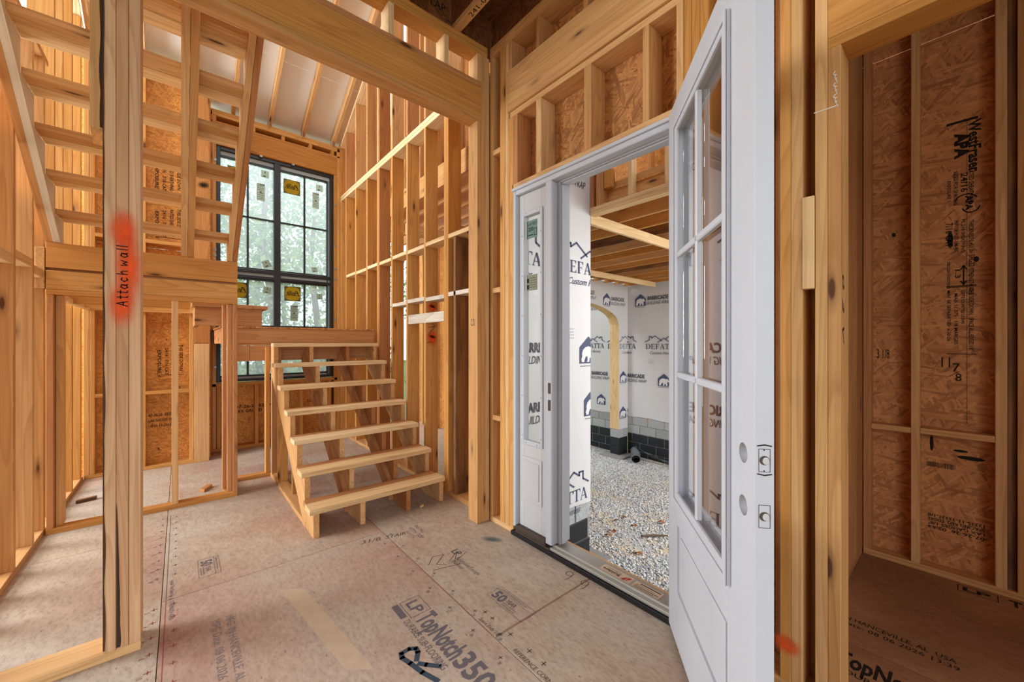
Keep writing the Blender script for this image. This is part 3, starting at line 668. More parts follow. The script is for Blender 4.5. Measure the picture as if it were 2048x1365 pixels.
for i, (a, b) in enumerate(gaps[:4]): box(wr, 'block', RX0, RX1, a, b, 1.775 + (.012 if i in (0, 2) else 0), 1.813 + (.012 if i in (0, 2) else 0), 'y', 'primed')
box(wr, 'backing_board', RX0 - .002, RX0 + .036, 3.112, 3.842, 1.566, 1.660, 'y', 'primed', label='white painted backing board')
prism_x(wr, 'rake_plate', [(2.5, 6.22), (6.25, 4.24), (6.25, 4.285), (2.5, 6.27)], RX0, RX1, 'pale', (1, -.53))
for (x, y, z, rz) in ((1.84, 3.4635, 1.42, .05), (1.84, 3.4635, 1.72, .03)):
    d = Decal((1.85, 3.4635, z), (1, 0, 0), (0, 0, 1)); d.soft(.05, 0, .075, .11 if z < 1.5 else .07); d.build(wr, 'orange_spray_mark', 'orange')
    d = Decal((1.85, 3.463, z + .01), (1, 0, 0), (0, 0, 1)); d.soft(.055, 0, .05, .022, -.25); d.build(wr, 'spray_mark', 'blacksp')
d = Decal((1.85, 3.462, 1.50), (1, 0, 0), (0, 0, 1))
d.stroke([(.01, .02), (.09, .035)], .004); d.stroke([(.06, .06), (.09, .035), (.05, .02)], .004); d.stroke([(.08, .02), (.03, -.02), (.02, -.05)], .004); d.stroke([(-.005, -.13), (.05, -.12)], .004)
d.build(wr, 'marker_writing', 'ink')

# ---- back wall: strand board bay on the left, window bay on the right
wb = root('wall_back', (.5, 6.0, 0), 'back exterior wall of studs and golden strand board around the black window', 'wall', 'structure')
def zt(y): return 4.33 + .53 * (6.13 - y)
BY0, BY1 = 5.74, 5.88
for x0, x1 in ((-.74, -.702), (-.70, -.662), (-.322, -.286), (.076, .114)): box(wb, 'stud', x0, x1, BY0, BY1, HW, zt(5.8) - .1, 'z', 'amber')
box(wb, 'stud', .118, .252, 5.725, 5.763, 0.0, 1.36, 'z', 'pine'); box(wb, 'backing_board', .118, .252, 5.73, 5.768, 1.366, 4.25, 'z', 'ply')
box(wb, 'bottom_plate', -.74, .116, BY0, BY1, 0, HW, 'x', 'amber')
for a, b in ((-.662, -.322), (-.286, .076)):
    box(wb, 'block', a, b, BY0, BY0 + .10, .81, .848, 'x', 'amber')
    box(wb, 'block', a, b, BY0, BY1, 2.45, 2.488, 'x', 'amber')
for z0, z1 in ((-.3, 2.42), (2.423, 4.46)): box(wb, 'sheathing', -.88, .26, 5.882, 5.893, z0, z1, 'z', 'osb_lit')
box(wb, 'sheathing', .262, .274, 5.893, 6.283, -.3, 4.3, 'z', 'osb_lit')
box(wb, 'top_plate', -.88, .256, BY0, BY1, 4.41, 4.448, 'x', 'amber')
for z, s_ in ((3.42, 1), (2.9, 1), (1.35, .9)):
    d = Decal((-.20 + (.02 if z < 2 else 0), 5.8815, z), (0, 0, -1), (1, 0, 0))
    for i, t in enumerate(['THIS SIDE DOWN', 'RATED SHEATHING', '24/16   7/16 CAT', 'EXPOSURE 1']): d.text(t, .02 * i, .17 - i * .062, .030, .30, bold=.02)
    d.rect(.34, -.02, .346, .21); d.build(wb, 'lettering', 'ink')
for x in (-.27, -.62):
    d = Decal((x, 5.8815, .55 if x > -.5 else .42), (1, 0, 0), (0, 0, 1))
    for i in range(3): d.text(('07-26-26  02:53', 'LAX GAUGES 1/8', '13335-11-33331')[i], 0, -.06 * i, .03, .2, bold=.02)
    d.build(wb, 'lettering', 'ink')
d = Decal((.12, 5.7285, 3.30), (1, 0, 0), (0, 0, 1)); d.soft(.06, .0, .07, .05, .25); d.soft(.08, -.11, .07, .05, .25); d.build(wb, 'spray_mark', 'blacksp')
# window bay
WY0, WY1 = 6.13, 6.27
box(wb, 'king_stud', .262, .300, WY0, WY1, HW, 4.28, 'z', 'amber'); box(wb, 'trimmer', .301, .339, WY0, WY1, HW, 3.87, 'z', 'pine')
box(wb, 'trimmer', 1.742, 1.78, WY0, WY1, HW, 3.87, 'z', 'amber'); box(wb, 'king_stud', 1.781, 1.819, WY0, WY1, HW, 4.28, 'z', 'amber'); box(wb, 'stud', 1.82, 1.96, WY0, WY0 + HW, HW, 4.35, 'z', 'amber')
box(wb, 'header', .301, 1.78, WY0, WY0 + HW, 3.872, 4.135, 'x', 'amber'); box(wb, 'header', .301, 1.78, WY0 + .06, WY0 + .10, 3.872, 4.135, 'x', 'amber')
box(wb, 'header_plate', .262, 1.82, WY0, WY1, 4.136, 4.158, 'x', 'amber')
for x0 in (.30, .715, 1.057, 1.401, 1.70): box(wb, 'cripple', x0, x0 + .04, WY0, WY1, 4.159, 4.222, 'x', 'amber')
box(wb, 'top_plate', .262, 1.82, WY0, WY1, 4.223, 4.261, 'x', 'amber'); box(wb, 'top_plate', .262, 1.96, WY0, WY1, 4.262, 4.30, 'x', 'amber')
box(wb, 'sill', .301, 1.78, WY0, WY1, .815, .853, 'x', 'amber')
for x0 in (.345, .749, 1.283, 1.66): box(wb, 'cripple', x0, x0 + .038, WY0, WY1, HW, .815, 'z', 'amber')
box(wb, 'bottom_plate', .262, 1.82, WY0, WY1, 0, HW, 'x', 'amber')
box(wb, 'sheathing', .262, 1.97, 6.272, 6.283, -.3, .852, 'x', 'osb_lit'); box(wb, 'sheathing', .262, 1.97, 6.272, 6.283, 3.873, 4.36, 'x', 'osb_lit')
d = Decal((.80, 6.2715, .50), (1, 0, 0), (0, 0, 1)); d.text('07-26-26 02:53', -.25, 0, .04, .4, bold=.02); d.text('LAX GAUGES 1/8', -.25, -.06, .04, .38, bold=.02); d.text('7/16 CAT', .6, .0, .04, .2, bold=.02); d.build(wb, 'lettering', 'ink')

# ---- left wall: open studs
wl_ = root('wall_left', (-.8, 4.3, 0), 'left partition of open studs letting daylight through', 'wall', 'structure')
LX0, LX1 = -.88, -.742
ly = [2.62, 3.02, 3.32, 3.612, 3.996, 4.268, 4.575, 4.855, 5.22, 5.62]
for i, y in enumerate(ly):
    box(wl_, 'stud', LX0, LX1, y, y + .037, HW, 4.28 + .53 * (6.13 - y) if y > 4.4 else 3.4, 'z', 'pine' if y < 4.4 else 'amber')
for i in range(len(ly) - 1):
    if ly[i] < 4.3: box(wl_, 'block', LX0, LX1, ly[i] + .037, ly[i + 1], 1.83 + (.035 if i == 3 else .01 if i == 5 else 0), 1.868 + (.035 if i == 3 else .01 if i == 5 else 0) + .02, 'y', 'pale')
d = Decal((-.7425, 3.6115, 0), (-1, 0, 0), (0, 0, 1))
for za, zb, wd in ((1.02, 1.30, .022), (.74, 1.0, .018), (.50, .68, .014)):
    k = 16; d.poly([(0, za)] + [(max(.001, wd * math.sin(math.pi * t) * (.7 + .5 * mnoise.noise(Vector((t * 7, za, 0))))), za + (zb - za) * t) for t in np.linspace(.05, .95, k)] + [(0, zb)])
d.build(wl_, 'bark', 'bark')
box(wl_, 'bottom_plate', LX0, LX1, 2.55, 5.74, 0, HW, 'y', 'pine')
prism_x(wl_, 'rake_plate', [(4.4, 5.22), (6.2, 4.262), (6.2, 4.30), (4.4, 5.26)], LX0, LX1, 'pale', (1, -.53))
box(wl_, 'plate', LX0, LX1, 2.55, 4.4, 3.4, 3.438, 'y', 'pine')

# ---- low wall under the upper flight: face Y=4.25
wm = root('wall_under_stairs', (-.17, 4.25, 0), 'short framed wall under the upper flight with doubled header boards', 'wall', 'structure')
MY0, MY1 = 4.25, 4.34
for x0, x1, m in ((-.728, -.695, 'red'), (-.056, -.015, 'pine'), (.356, .388, 'red')): box(wm, 'stud', x0, x1, MY0, MY1, HW, 1.715, 'z', m)
box(wm, 'stud', .318, .355, MY0 + .05, MY1 + .05, HW, 1.715, 'z', 'red'); box(wm, 'stud', .29, .318, 4.40, 4.49, HW, 1.715, 'z', 'red'); box(wm, 'stud', -.69, -.655, 4.30, 4.39, HW, 1.715, 'z', 'pine')
box(wm, 'bottom_plate', -.73, .388, MY0, MY1, 0, HW, 'x', 'amber'); box(wm, 'bottom_plate', .30, .388, MY1, 4.66, 0, HW, 'y', 'amber')
box(wm, 'top_plate', -.73, .388, MY0, MY1, 1.716, 1.754, 'x', 'amber')
box(wm, 'header_board', -.73, .388, MY0, MY0 + HW, 1.755, 1.888, 'x', 'amber'); box(wm, 'header_board', -.73, .388, MY0, MY0 + HW, 1.908, 2.088, 'x', 'amber')
box(wm, 'header_board', -.73, .388, MY0 + .041, MY0 + .079, 1.755, 2.07, 'x', 'red'); box(wm, 'header_board', -.78, -.735, MY0, MY0 + .4, 1.755, 2.05, 'y', 'pine')
for z, y in ((1.62, 4.9), (1.62, 5.4)): box(wm, 'joist', -.73, .07, y, y + HW, 1.70, 1.84, 'x', 'amber')
box(wm, 'ledger', -.73, .25, 5.70, 5.738, 1.70, 1.84, 'x', 'amber')
box(wm, 'ledger', -.73, -.69, 4.34, 5.70, 1.70, 1.74, 'y', 'pale')

# ---- roof over the stair room: rafters and silver-faced sheathing
rf = root('roof', (.5, 4.5, 5.0), 'sloping roof of rafters under silver foil sheathing above the stairs', 'roof', 'structure')
def rz(y): return 4.335 + .53 * (6.13 - y)
for x in (-.73, -.33, .10, .50, .905, 1.315, 1.718):
    prism_x(rf, 'rafter', [(6.24, rz(6.24)), (1.2, rz(1.2)), (1.2, rz(1.2) + .155), (6.24, rz(6.24) + .155)], x, x + HW, 'pine' if x > .4 else 'pale', (1, -.53))
for i in range(4):
    y1 = 6.55 - i * 1.075; y0 = y1 - 1.072
    for x0, x1 in ((-1.1, .518), (.521, 2.1)):
        prism_x(rf, 'panel', [(y1, rz(y1) + .158), (y0, rz(y0) + .158), (y0, rz(y0) + .170), (y1, rz(y1) + .170)], x0, x1, 'foil', (1, -.53))
for x in (.905, 1.315, 1.718): box(rf, 'rafter_clip', x - .004, x, 6.10, 6.128, 4.27, 4.36, 'z', 'metal', .0005)
d = Decal((1.20, 5.10, rz(5.10) + .1575), (-1, 0, 0), (0, .884, -.468)); d.text('19', .0, .0, .07, .08); d.build(rf, 'lettering', 'ink')

# ---- hall ceiling: floor deck on I-joists
ce = root('ceiling', (.3, .6, 3.7), 'dark floor deck on joists over the front hall', 'ceiling', 'structure')
for x in (1.50, 1.10, .70, .30, -.10, -.5, -.9):
    for z in (3.64, 3.905): box(ce, 'joist_flange', x, x + .06, -1.2, 2.52, z, z + .038, 'y', 'pine')
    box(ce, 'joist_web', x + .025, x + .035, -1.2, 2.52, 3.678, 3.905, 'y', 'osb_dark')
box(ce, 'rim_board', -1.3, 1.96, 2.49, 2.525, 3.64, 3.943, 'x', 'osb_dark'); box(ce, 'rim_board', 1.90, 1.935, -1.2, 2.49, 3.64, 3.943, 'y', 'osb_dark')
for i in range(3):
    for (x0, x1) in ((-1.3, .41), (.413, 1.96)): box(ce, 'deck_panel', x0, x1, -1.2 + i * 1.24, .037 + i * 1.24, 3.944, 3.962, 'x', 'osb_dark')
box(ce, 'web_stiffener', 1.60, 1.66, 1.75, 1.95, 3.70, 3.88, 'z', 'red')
for i in range(2): box(ce, 'deck_panel', -3.7 + 1.2 * i, -2.503 + 1.2 * i, -2.2, 2.5, 3.944, 3.962, 'y', 'osb_dark')  # unseen decks left of the hall, added to cut light from above
box(ce, 'deck_panel', -1.3, 1.96, -2.2, -1.203, 3.944, 3.962, 'x', 'osb_dark')  # unseen deck behind the camera, added to shade the hall
wh = root('wall_hall_light_block', (-3.7, .1, 0), 'unseen wall added left of the hall to hold back sky light', 'wall', 'structure')  # unseen wall, added to keep sky light off closet and hall
for i in range(8): box(wh, 'stud', -3.74, -3.60, -2.2 + .58 * i, -2.162 + .58 * i, 0, 3.9, 'z', 'pine')
box(wh, 'sheathing', -3.76, -3.745, -2.2, 2.4, -.3, 3.9, 'y', 'osb')
d = Decal((1.53, 2.30, 3.6395), (0, -1, 0), (-1, 0, 0)); d.text('241-00-00 - 3', .05, -.016, .034, .42); d.build(ce, 'lettering', 'ink')
d = Decal((1.125 + .0, 2.4895, 3.78), (1, 0, 0), (0, 0, 1)); d.text('OSE  LAP', .05, 0, .06, .3); d.build(ce, 'lettering', 'ink')

# ---- closet on the right
wc = root('wall_closet_back', (3.4, .1, 0), 'closet back wall of studs over brown stamped strand board', 'wall', 'structure')
for (y0, y1, m) in ((.200, .2375, 'pine'), (-.1265, -.0855, 'pine'), (-.26, -.160, 'pine'), (.418, .456, 'red'), (-.52, -.482, 'pine')): box(wc, 'stud', 3.39, 3.478, y0, y1, HW, 3.45, 'z', m)
box(wc, 'stud', 3.42, 3.478, -.158, -.128, HW, 3.45, 'z', 'stain')
box(wc, 'bottom_plate', 3.39, 3.478, -1.2, .456, 0, HW, 'y', 'pine')
box(wc, 'block', 3.39, 3.478, .2385, .417, .818, .852, 'y', 'pine'); box(wc, 'block', 3.39, 3.478, -.0845, .199, .823, .857, 'y', 'pine')
box(wc, 'sheathing', 3.48, 3.492, -1.2, .62, -.3, 3.209, 'z', 'osb_closet'); box(wc, 'sheathing', 3.48, 3.492, -1.2, .62, 3.213, 3.60, 'z', 'osb_closet')
UC, VC = (0, 0, -1), (0, -1, 0)
d = Decal((3.4795, 0, 0), UC, VC)
d.rect(-2.672, -.095, -2.658, .025); d.text('WestFraser', -2.655, -.008, .045, .30, bold=.03); d.text('APA', -2.60, -.060, .050, .15, bold=.06)
for t, a, b, h, wd in (('RATED SHEATHING', -2.38, -.008, .018, .20), ('24/16', -2.36, -.038, .026, .11), ('SIZED FOR SPACING', -2.38, -.066, .016, .20), ('EXPOSURE 1', -2.33, -.092, .014, .12),
                       ('THICKNESS 0.451 IN', -2.08, -.008, .018, .19), ('PS 2-18 SHEATHING', -2.09, -.036, .014, .19), ('PRP-108 HUD-UM-40C', -2.09, -.064, .016, .19), ('7/16 CAT', -2.08, -.098, .028, .14),
                       ('SRG32', -1.88, -.008, .022, .07), ('STRENGTH AXIS', -1.80, -.008, .018, .15), ('1.3', -1.80, -.060, .02, .05), ('DIRECCION DE RESISTENCIA', -1.85, -.092, .012, .16),
                       ('THIS SIDE DOWN   SPACE ALL EDGES 1/8"', -1.685, -.008, .018, .36), ('COTE CONTRE LE BAS', -1.68, -.036, .012, .2), ('MAX 11.375   1/8 MARGES', -1.66, -.064, .014, .30), ('MAY BE SEPARATED  6-30-26', -1.68, -.092, .013, .30)):
    d.text(t, a, b, h, wd, bold=.015)
for t in np.linspace(.5, 2.6, 8): pass
d.stroke([(-2.17 + .045 * math.cos(t), .0 + .035 * math.sin(t)) for t in np.linspace(-1.2, 1.2, 8)], .006); d.stroke([(-2.19 - .045 * math.cos(t), -.02 + .045 * math.sin(t)) for t in np.linspace(-1.2, 1.2, 8)], .006)
d.text('APA', -2.225, -.02, .026, .085, bold=.04)
d.stroke([(-1.82, -.028), (-1.71, -.028)], .006); d.stroke([(-1.80, -.038), (-1.82, -.028), (-1.80, -.018)], .006); d.stroke([(-1.73, -.038), (-1.71, -.028), (-1.73, -.018)], .006)
d.rect(-1.706, -.095, -1.700, .02); d.rect(-1.698, -.095, -1.695, .02); d.rect(-1.306, -.095, -1.302, .02)
d.build(wc, 'lettering', 'ink')
d = Decal((3.4795, 0, 0), (0, -1, 0), (0, 0, 1))
d.text('11', -.115, 1.225, .06, .035); d.text('7', -.072, 1.20, .05, .03); d.stroke([(-.085, 1.17), (-.045, 1.20)], .003); d.text('8', -.06, 1.145, .045, .025); d.text('3 1/8', -.40, 1.27, .06, .06)
d.rect(-.016, .9, -.0145, 2.65)
for i in range(24): d.rect(-.177 + i * .005, .618, -.177 + i * .005 + R_.choice((.0015, .003)), .648)
d.build(wc, 'lettering', 'ink')
d = Decal((3.4795, -.08, .30), (0, 1, 0), (0, 0, -1))
for i, t in enumerate(['07-26-26  02:53', 'LAX GAUGES 1/8"', 'SPACING REQ. EDGES', '13335-11-33331-1/8']): d.text(t, .03, -.01 + i * -.024 + .05, .017, .22, bold=.02)
d.build(wc, 'lettering', 'ink')
d = Decal((3.4795, 0, 0), (0, -1, 0), (0, 0, 1))
for (a, b, ra, rb, r) in ((-.155, .76, .008, .05, -.25), (-.0, .70, .055, .012, -.45), (-.04, .735, .03, .008, .2), (-.32, 2.06, .01, .014, 0), (.02, 1.85, .01, .018, .3), (-.08, 1.98, .012, .05, .4)): d.disc(a, b, ra, rb, 8)
d.build(wc, 'dark_strands', 'ink')
ws = root('wall_closet_side', (2.7, .46, 0), 'closet side wall of brown studs beside the opening', 'wall', 'structure')
for x0, x1 in ((1.957, 1.995), (2.35, 2.388), (2.75, 2.788), (3.15, 3.188), (3.29, 3.328)): box(ws, 'stud', x0, x1, .46, .548, HW, 3.45, 'z', 'red')
box(ws, 'corner_board', 2.80, 3.17, .462, .50, HW, 3.45, 'z', 'red'); box(ws, 'corner_board', 3.19, 3.385, .458, .496, HW, 3.45, 'z', 'red')
box(ws, 'bottom_plate', 1.957, 3.388, .46, .548, 0, HW, 'x', 'red')
for x0, x1 in ((1.996, 2.349), (2.389, 2.749)): box(ws, 'block', x0, x1, .46, .548, .85, .888, 'x', 'red')
box(ws, 'sheathing', 1.957, 3.49, .55, .562, -.33, 3.6, 'x', 'osb'); box(ws, 'wrap', 1.97, 3.52, .564, .568, -.28, 3.6, 'x', 'wrap')
ct = root('ceiling_closet', (2.7, -.3, 3.5), 'closet ceiling deck', 'ceiling', 'structure')
box(ct, 'deck_panel', 1.957, 3.49, -1.2, .56, 3.46, 3.48, 'x', 'osb_dark')
w2 = root('wall_closet_end', (2.7, -1.2, 0), 'closet end wall', 'wall', 'structure'); box(w2, 'sheathing', 1.957, 3.49, -1.21, -1.2, 0, 3.46, 'z', 'osb')

# ---- boards behind the upper right studs
wg = root('wall_attic', (2.3, 4.4, 4.8), 'plywood and studs behind the upper part of the right stair wall', 'wall', 'structure')
for i in range(4): box(wg, 'sheathing', 2.30, 2.312, 2.55 + i * .93, 3.478 + i * .93, 3.30, 6.2 - i * .45, 'z', 'ply')
for y in (2.7, 3.1, 3.5, 3.9, 4.3, 4.7, 5.1, 5.5): box(wg, 'stud', 2.20, 2.298, y, y + HW, 3.30, 5.95 - .5 * (y - 2.7), 'z', 'pine')

# ---- room behind the right stud wall
wv_ = root('wall_side_room', (3.1, 4.3, 0), 'studs and joists of the side room seen through the right wall', 'wall', 'structure')
for y in (2.75, 3.15, 3.55, 3.95, 4.35, 4.75, 5.15, 5.55, 5.95): box(wv_, 'stud', 3.09, 3.18, y, y + HW, 0, 2.98, 'z', 'pine')
box(wv_, 'sheathing', 3.182, 3.194, 2.56, 6.28, -.3, 3.3, 'y', 'osb_lit')
for x in (2.05, 2.3, 2.55, 2.8, 3.0): box(wv_, 'joist', x, x + HW, 2.6, 6.2, 2.99, 3.22, 'y', 'pine')
box(wv_, 'block', 1.98, 3.08, 4.2, 4.24, 2.62, 2.75, 'x', 'pale'); box(wv_, 'block', 1.98, 3.08, 3.3, 3.34, 2.5, 2.54, 'x', 'pale')
# ================================================================== THINGS INSIDE
# ---- lower flight: four cut stringers, seven treads of two boards
st = root('staircase', (1.2, 3.6, 0), 'unfinished wooden staircase of open treads rising to the landing under the window', 'staircase', 'thing')
Z1, RISE, Y1, RUN = .212, .1922, 2.945, .2525       # top of first tread, riser, nose of first tread, run
def lower_stringer(x0, x1, mat):
    top = []
    y = Y1 + .025; z = Z1 - HW
    pts = [(y, 0.0), (y, z)]
    for k in range(7):
        y1 = Y1 + .025 + RUN * (k + 1); 
        if k < 6: pts += [(y1, Z1 - HW + RISE * k), (y1, Z1 - HW + RISE * (k + 1))]
        else: pts += [(4.695, Z1 - HW + RISE * k)]
    sl = RISE / RUN; y0b = Y1 + .025 + RUN * 1.12
    zb = lambda yy: sl * (yy - y0b)
    pts += [(4.695, zb(4.695)), (y0b, 0.0)]
    prism_x(st, 'stringer', pts, x0, x1, mat, (RUN, RISE))
for x0, x1, m in ((.706, .744, 'pine'), (1.030, 1.066, 'pine'), (1.398, 1.434, 'red'), (1.700, 1.738, 'pine')): lower_stringer(x0, x1, m)
for (xa, xb) in ((.994, 1.029), (1.362, 1.397)):
    sl = RISE / RUN
    prism_x(st, 'stiffener', [(3.23, .02), (3.23, .16), (4.68, .16 + sl * 1.45), (4.68, .02 + sl * 1.45)], xa, xb, 'red', (RUN, RISE))
for k in range(7):
    z1 = Z1 + RISE * k; y = Y1 + RUN * k; e = R_.uniform(-.006, .006)
    xl = .676 + e if k < 6 else .70; xr = 1.745 + R_.uniform(-.004, .006)
    box(st, 'plank', xl, xr, y, y + .139, z1 - HW, z1, 'x', 'pale'); box(st, 'plank', xl + .01, xr - .01, y + .142, y + .231, z1 - HW - .004, z1 - .004, 'x', 'red')  # nose plank paler: part weathering, part window light put into its colour

# ---- stud wall under the left stringer and plate at the landing
wk = root('wall_stair_side', (.74, 4.0, 0), 'low stud wall carrying the left side of the stairs', 'wall', 'structure')
box(wk, 'bottom_plate', .702, .79, 3.19, 4.70, 0, HW, 'y', 'pine')
for y, m in ((4.60, 'red'), (4.275, 'amber'), (3.855, 'amber'), (3.53, 'red')):
    zz = max(.3, (y - 3.25) * .761 - .02); box(wk, 'stud', .747 if y < 4 else .705, .79, y, y + .037, HW, min(zz if y < 4.2 else 1.33 if y > 4.5 else zz, 1.33), 'z', m)
box(wk, 'bottom_plate', .39, .70, 4.665, 4.745, 0, HW, 'x', 'amber'); box(wk, 'stud', .662, .70, 4.665, 4.745, HW, 1.33, 'z', 'amber')

# ---- landing
ld = root('stair_landing', (1.1, 5.3, 1.5), 'framed stair landing of doubled rim boards in front of the black window', 'landing', 'thing')
box(ld, 'rim_board', .30, 1.80, 4.712, 4.75, 1.365, 1.515, 'x', 'red'); box(ld, 'rim_board', .39, 1.80, 4.722, 4.76, 1.345, 1.364, 'x', 'amber'); box(ld, 'rim_board', .39, .53, 4.715, 4.752, 1.185, 1.343, 'x', 'red'); box(ld, 'rim_board', .532, 1.80, 4.715, 4.752, 1.185, 1.343, 'x', 'red')
for x in (.30, .72, 1.13, 1.54, 1.765): box(ld, 'joist', x, x + .036, 4.762, 6.12, 1.36, 1.513, 'y', 'red')
box(ld, 'rim_board', .30, 1.80, 6.085, 6.123, 1.36, 1.513, 'x', 'amber')
for y0, y1 in ((4.70, 5.42), (5.422, 6.12)): box(ld, 'deck_panel', .29, 1.81, y0, y1, 1.516, 1.534, 'x', 'osb')
box(ld, 'joist_hanger', .292, .299, 6.02, 6.08, 1.36, 1.50, 'z', 'metal', .0008)
d = Decal((.2995, 5.6, 1.43), (0, -1, 0), (0, 0, 1)); d.soft(0, 0, .16, .04); d.build(ld, 'orange_spray_mark', 'orange')
# ---- first winder step standing on the landing
sb = root('winder_step', (.4, 4.9, 1.534), 'small boxed step with a plank top on the landing', 'step', 'thing')
box(sb, 'riser_board', .10, .64, 4.745, 4.783, 1.535, 1.712, 'x', 'red'); box(sb, 'side_board', .602, .64, 4.785, 5.45, 1.535, 1.712, 'y', 'red'); box(sb, 'side_board', .10, .138, 4.785, 5.45, 1.535, 1.712, 'y', 'red')
box(sb, 'plank', .08, .555, 4.72, 4.86, 1.713, 1.75, 'x', 'red'); box(sb, 'plank', .557, .69, 4.72, 5.30, 1.714, 1.748, 'y', 'red'); box(sb, 'plank', .08, .555, 4.863, 5.0, 1.713, 1.75, 'x', 'pine')

# ---- upper flight
us = root('upper_staircase', (-.2, 3.3, 2.1), 'upper flight of open wooden stairs seen from below on the left', 'staircase', 'thing')
UYB, UZB, URUN, URISE = 4.105, 2.302, .2525, .1915
usl = URISE / URUN
def zu(y): return 2.09 + .762 * (4.26 - y)
def upper_stringer(x0, x1, mat, yend=2.56, full=True):
    if not full:      # plain plank nailed beside a cut stringer
        prism_x(us, 'stringer', [(4.262, 2.09), (yend, zu(yend)), (yend + .09, zu(yend + .09) + .20), (4.262, 2.26)], x0, x1, mat, (-URUN, URISE)); return
    pts = [(4.50, 2.09), (4.26, 2.09), (yend, zu(yend))]
    k = int((UYB - yend) / URUN)
    top = []
    y = 4.50; top.append((4.50, 2.09 + .0))
    z = UZB - HW
    seq = [(UYB + .24, 2.09), (UYB + .24, UZB - HW)]
    for i in range(k):
        yb = UYB - URUN * (i + 0) - .012
        seq += [(yb, UZB - HW + URISE * i), (yb, UZB - HW + URISE * (i + 1))]
    seq += [(yend, UZB - HW + URISE * k)]
    prism_x(us, 'stringer', [(4.26, 2.09), (yend, zu(yend))] + seq[::-1], x0, x1, mat, (-URUN, URISE))
upper_stringer(-.697, -.662, 'primed'); upper_stringer(-.733, -.698, 'pine', full=False)
upper_stringer(.002, .042, 'pine'); upper_stringer(.044, .086, 'pine', full=False)
upper_stringer(.314, .349, 'pine'); upper_stringer(.351, .386, 'red', yend=2.74, full=False)
for k in range(7):
    z1 = UZB + URISE * k; y = UYB - URUN * k
    box(us, 'plank', -.662, .349, y, y + .112, z1 - HW, z1, 'x', 'pine'); box(us, 'plank', -.662, .349, y + .125, y + .255, z1 - HW, z1, 'x', 'pale')  # second plank is the nose, its underside lightened partly to mimic window light

# ---- triple post at the left end of the opening, and the stub nailed beside it
ps = root('support_post', (-.195, 2.46, 0), 'tall triple-ply wooden post sprayed orange with the words attach wall', 'post', 'thing')
box(ps, 'stud', -.2525, -.2145, 2.40, 2.53, HW, 3.048, 'z', 'rosy'); o = box(ps, 'stud', -.2135, -.1755, 2.40, 2.53, HW, 3.048, 'z', 'rosy'); box(ps, 'stud', -.1740, -.1365, 2.40, 2.56, HW, 3.048, 'z', 'rosy')
# bark left on the ply's corner: a ragged strip
Vb = []; Fb = []
for i in range(61):
    z = .05 + i * .05; wv = .004 + .010 * abs(mnoise.noise(Vector((z * 3.1, 0, 0)))); 
    Vb += [(-.2535, 2.399, z), (-.2535 + wv, 2.3985, z), (-.2535, 2.399 + .03, z)]
    if i: n = 3 * i; Fb += [[n - 3, n - 2, n + 1, n], [n - 1, n - 3, n, n + 2]]
d = Decal((-.2135, 2.3994, 0), (1, 0, 0), (0, 0, 1)); pts = [(.001, .045), (.0135, .045)] + [(.0135 * (1 - t) ** .6 + .002 * mnoise.noise(Vector((t * 9, 0, 0))) + .0015, .045 + .62 * t) for t in np.linspace(.04, .97, 22)] + [(.001, .68)]; d.poly(pts); d.build(ps, 'wane', 'bark')
c = (-.25, 2.41, 1.5); o = bpy.data.objects.new('bark', mesh_from('bark', [(v[0] - c[0], v[1] - c[1], v[2] - c[2]) for v in Vb], Fb, 'bark', [(v[2] * 3, v[0] * 3, v[1] * 3) for v in Vb])); place(o, ps, c)
d = Decal((-.195, 2.3995, 0), (0, 0, 1), (-1, 0, 0)); d.soft(1.86, -.005, .12, .062); d.soft(1.70, -.02, .20, .060, 0, .0002); d.soft(1.54, .0, .13, .058); d.build(ps, 'orange_spray_mark', 'orange')
d = Decal((-.1945, 2.399, 1.53), (0, 0, 1), (-1, 0, 0), .0012)
def hand(d, strokes, s, dx, wd):
    for st_ in strokes: d.stroke([(dx + x * s, (y - .5) * s) for x, y in st_], wd)
LET = {'A': [[(0, 0), (.35, 1), (.6, 0)], [(.1, .4), (.55, .4)]], 't': [[(.2, .95), (.2, .05), (.35, 0)], [(0, .65), (.4, .65)]], 'a': [[(.5, .55), (.2, .6), (.02, .3), (.2, 0), (.45, .1), (.5, .55), (.5, .1), (.6, 0)]], 'c': [[(.5, .5), (.25, .6), (.02, .3), (.25, 0), (.5, .1)]], 'h': [[(.05, 1), (.05, 0)], [(.05, .4), (.3, .6), (.45, .4), (.45, 0)]], 'w': [[(0, .6), (.1, .05), (.3, .4), (.5, .05), (.65, .6)]], 'l': [[(.1, 1), (.1, 0)]]}
x = 0
for chh in 'Attach wall':
    if chh == ' ': x += .008; continue
    hand(d, LET[chh], .034, x, .0042); x += {'l': .014, 't': .022, 'w': .036, 'A': .032}.get(chh, .031)
d.build(ps, 'marker_writing', 'ink')
hs = root('stub_stud', (-.275, 2.45, 2.29), 'short rough stud with dark bark edge nailed left of the orange-marked post', 'stud', 'thing')
prism_x(hs, 'board', [(2.42, 2.29), (2.42, 3.6), (2.51, 3.6), (2.51, 2.25)], -.294, -.2545, 'pine', (0, 1))
Vb = []; Fb = []
for i in range(27):
    z = 2.295 + i * .05; wv = .008 + .012 * abs(mnoise.noise(Vector((z * 4.1, 3, 0)))); Vb += [(-.2540, 2.4185, z), (-.2540 - wv, 2.4185, z)]
    if i: n = 2 * i; Fb.append([n - 2, n - 1, n + 1, n])
c = (-.26, 2.4185, 2.9); o = bpy.data.objects.new('bark', mesh_from('bark', [(v[0] - c[0], v[1] - c[1], v[2] - c[2]) for v in Vb], Fb, 'bark', [(v[2] * 3, v[0] * 3, v[1] * 3) for v in Vb])); place(o, hs, c)

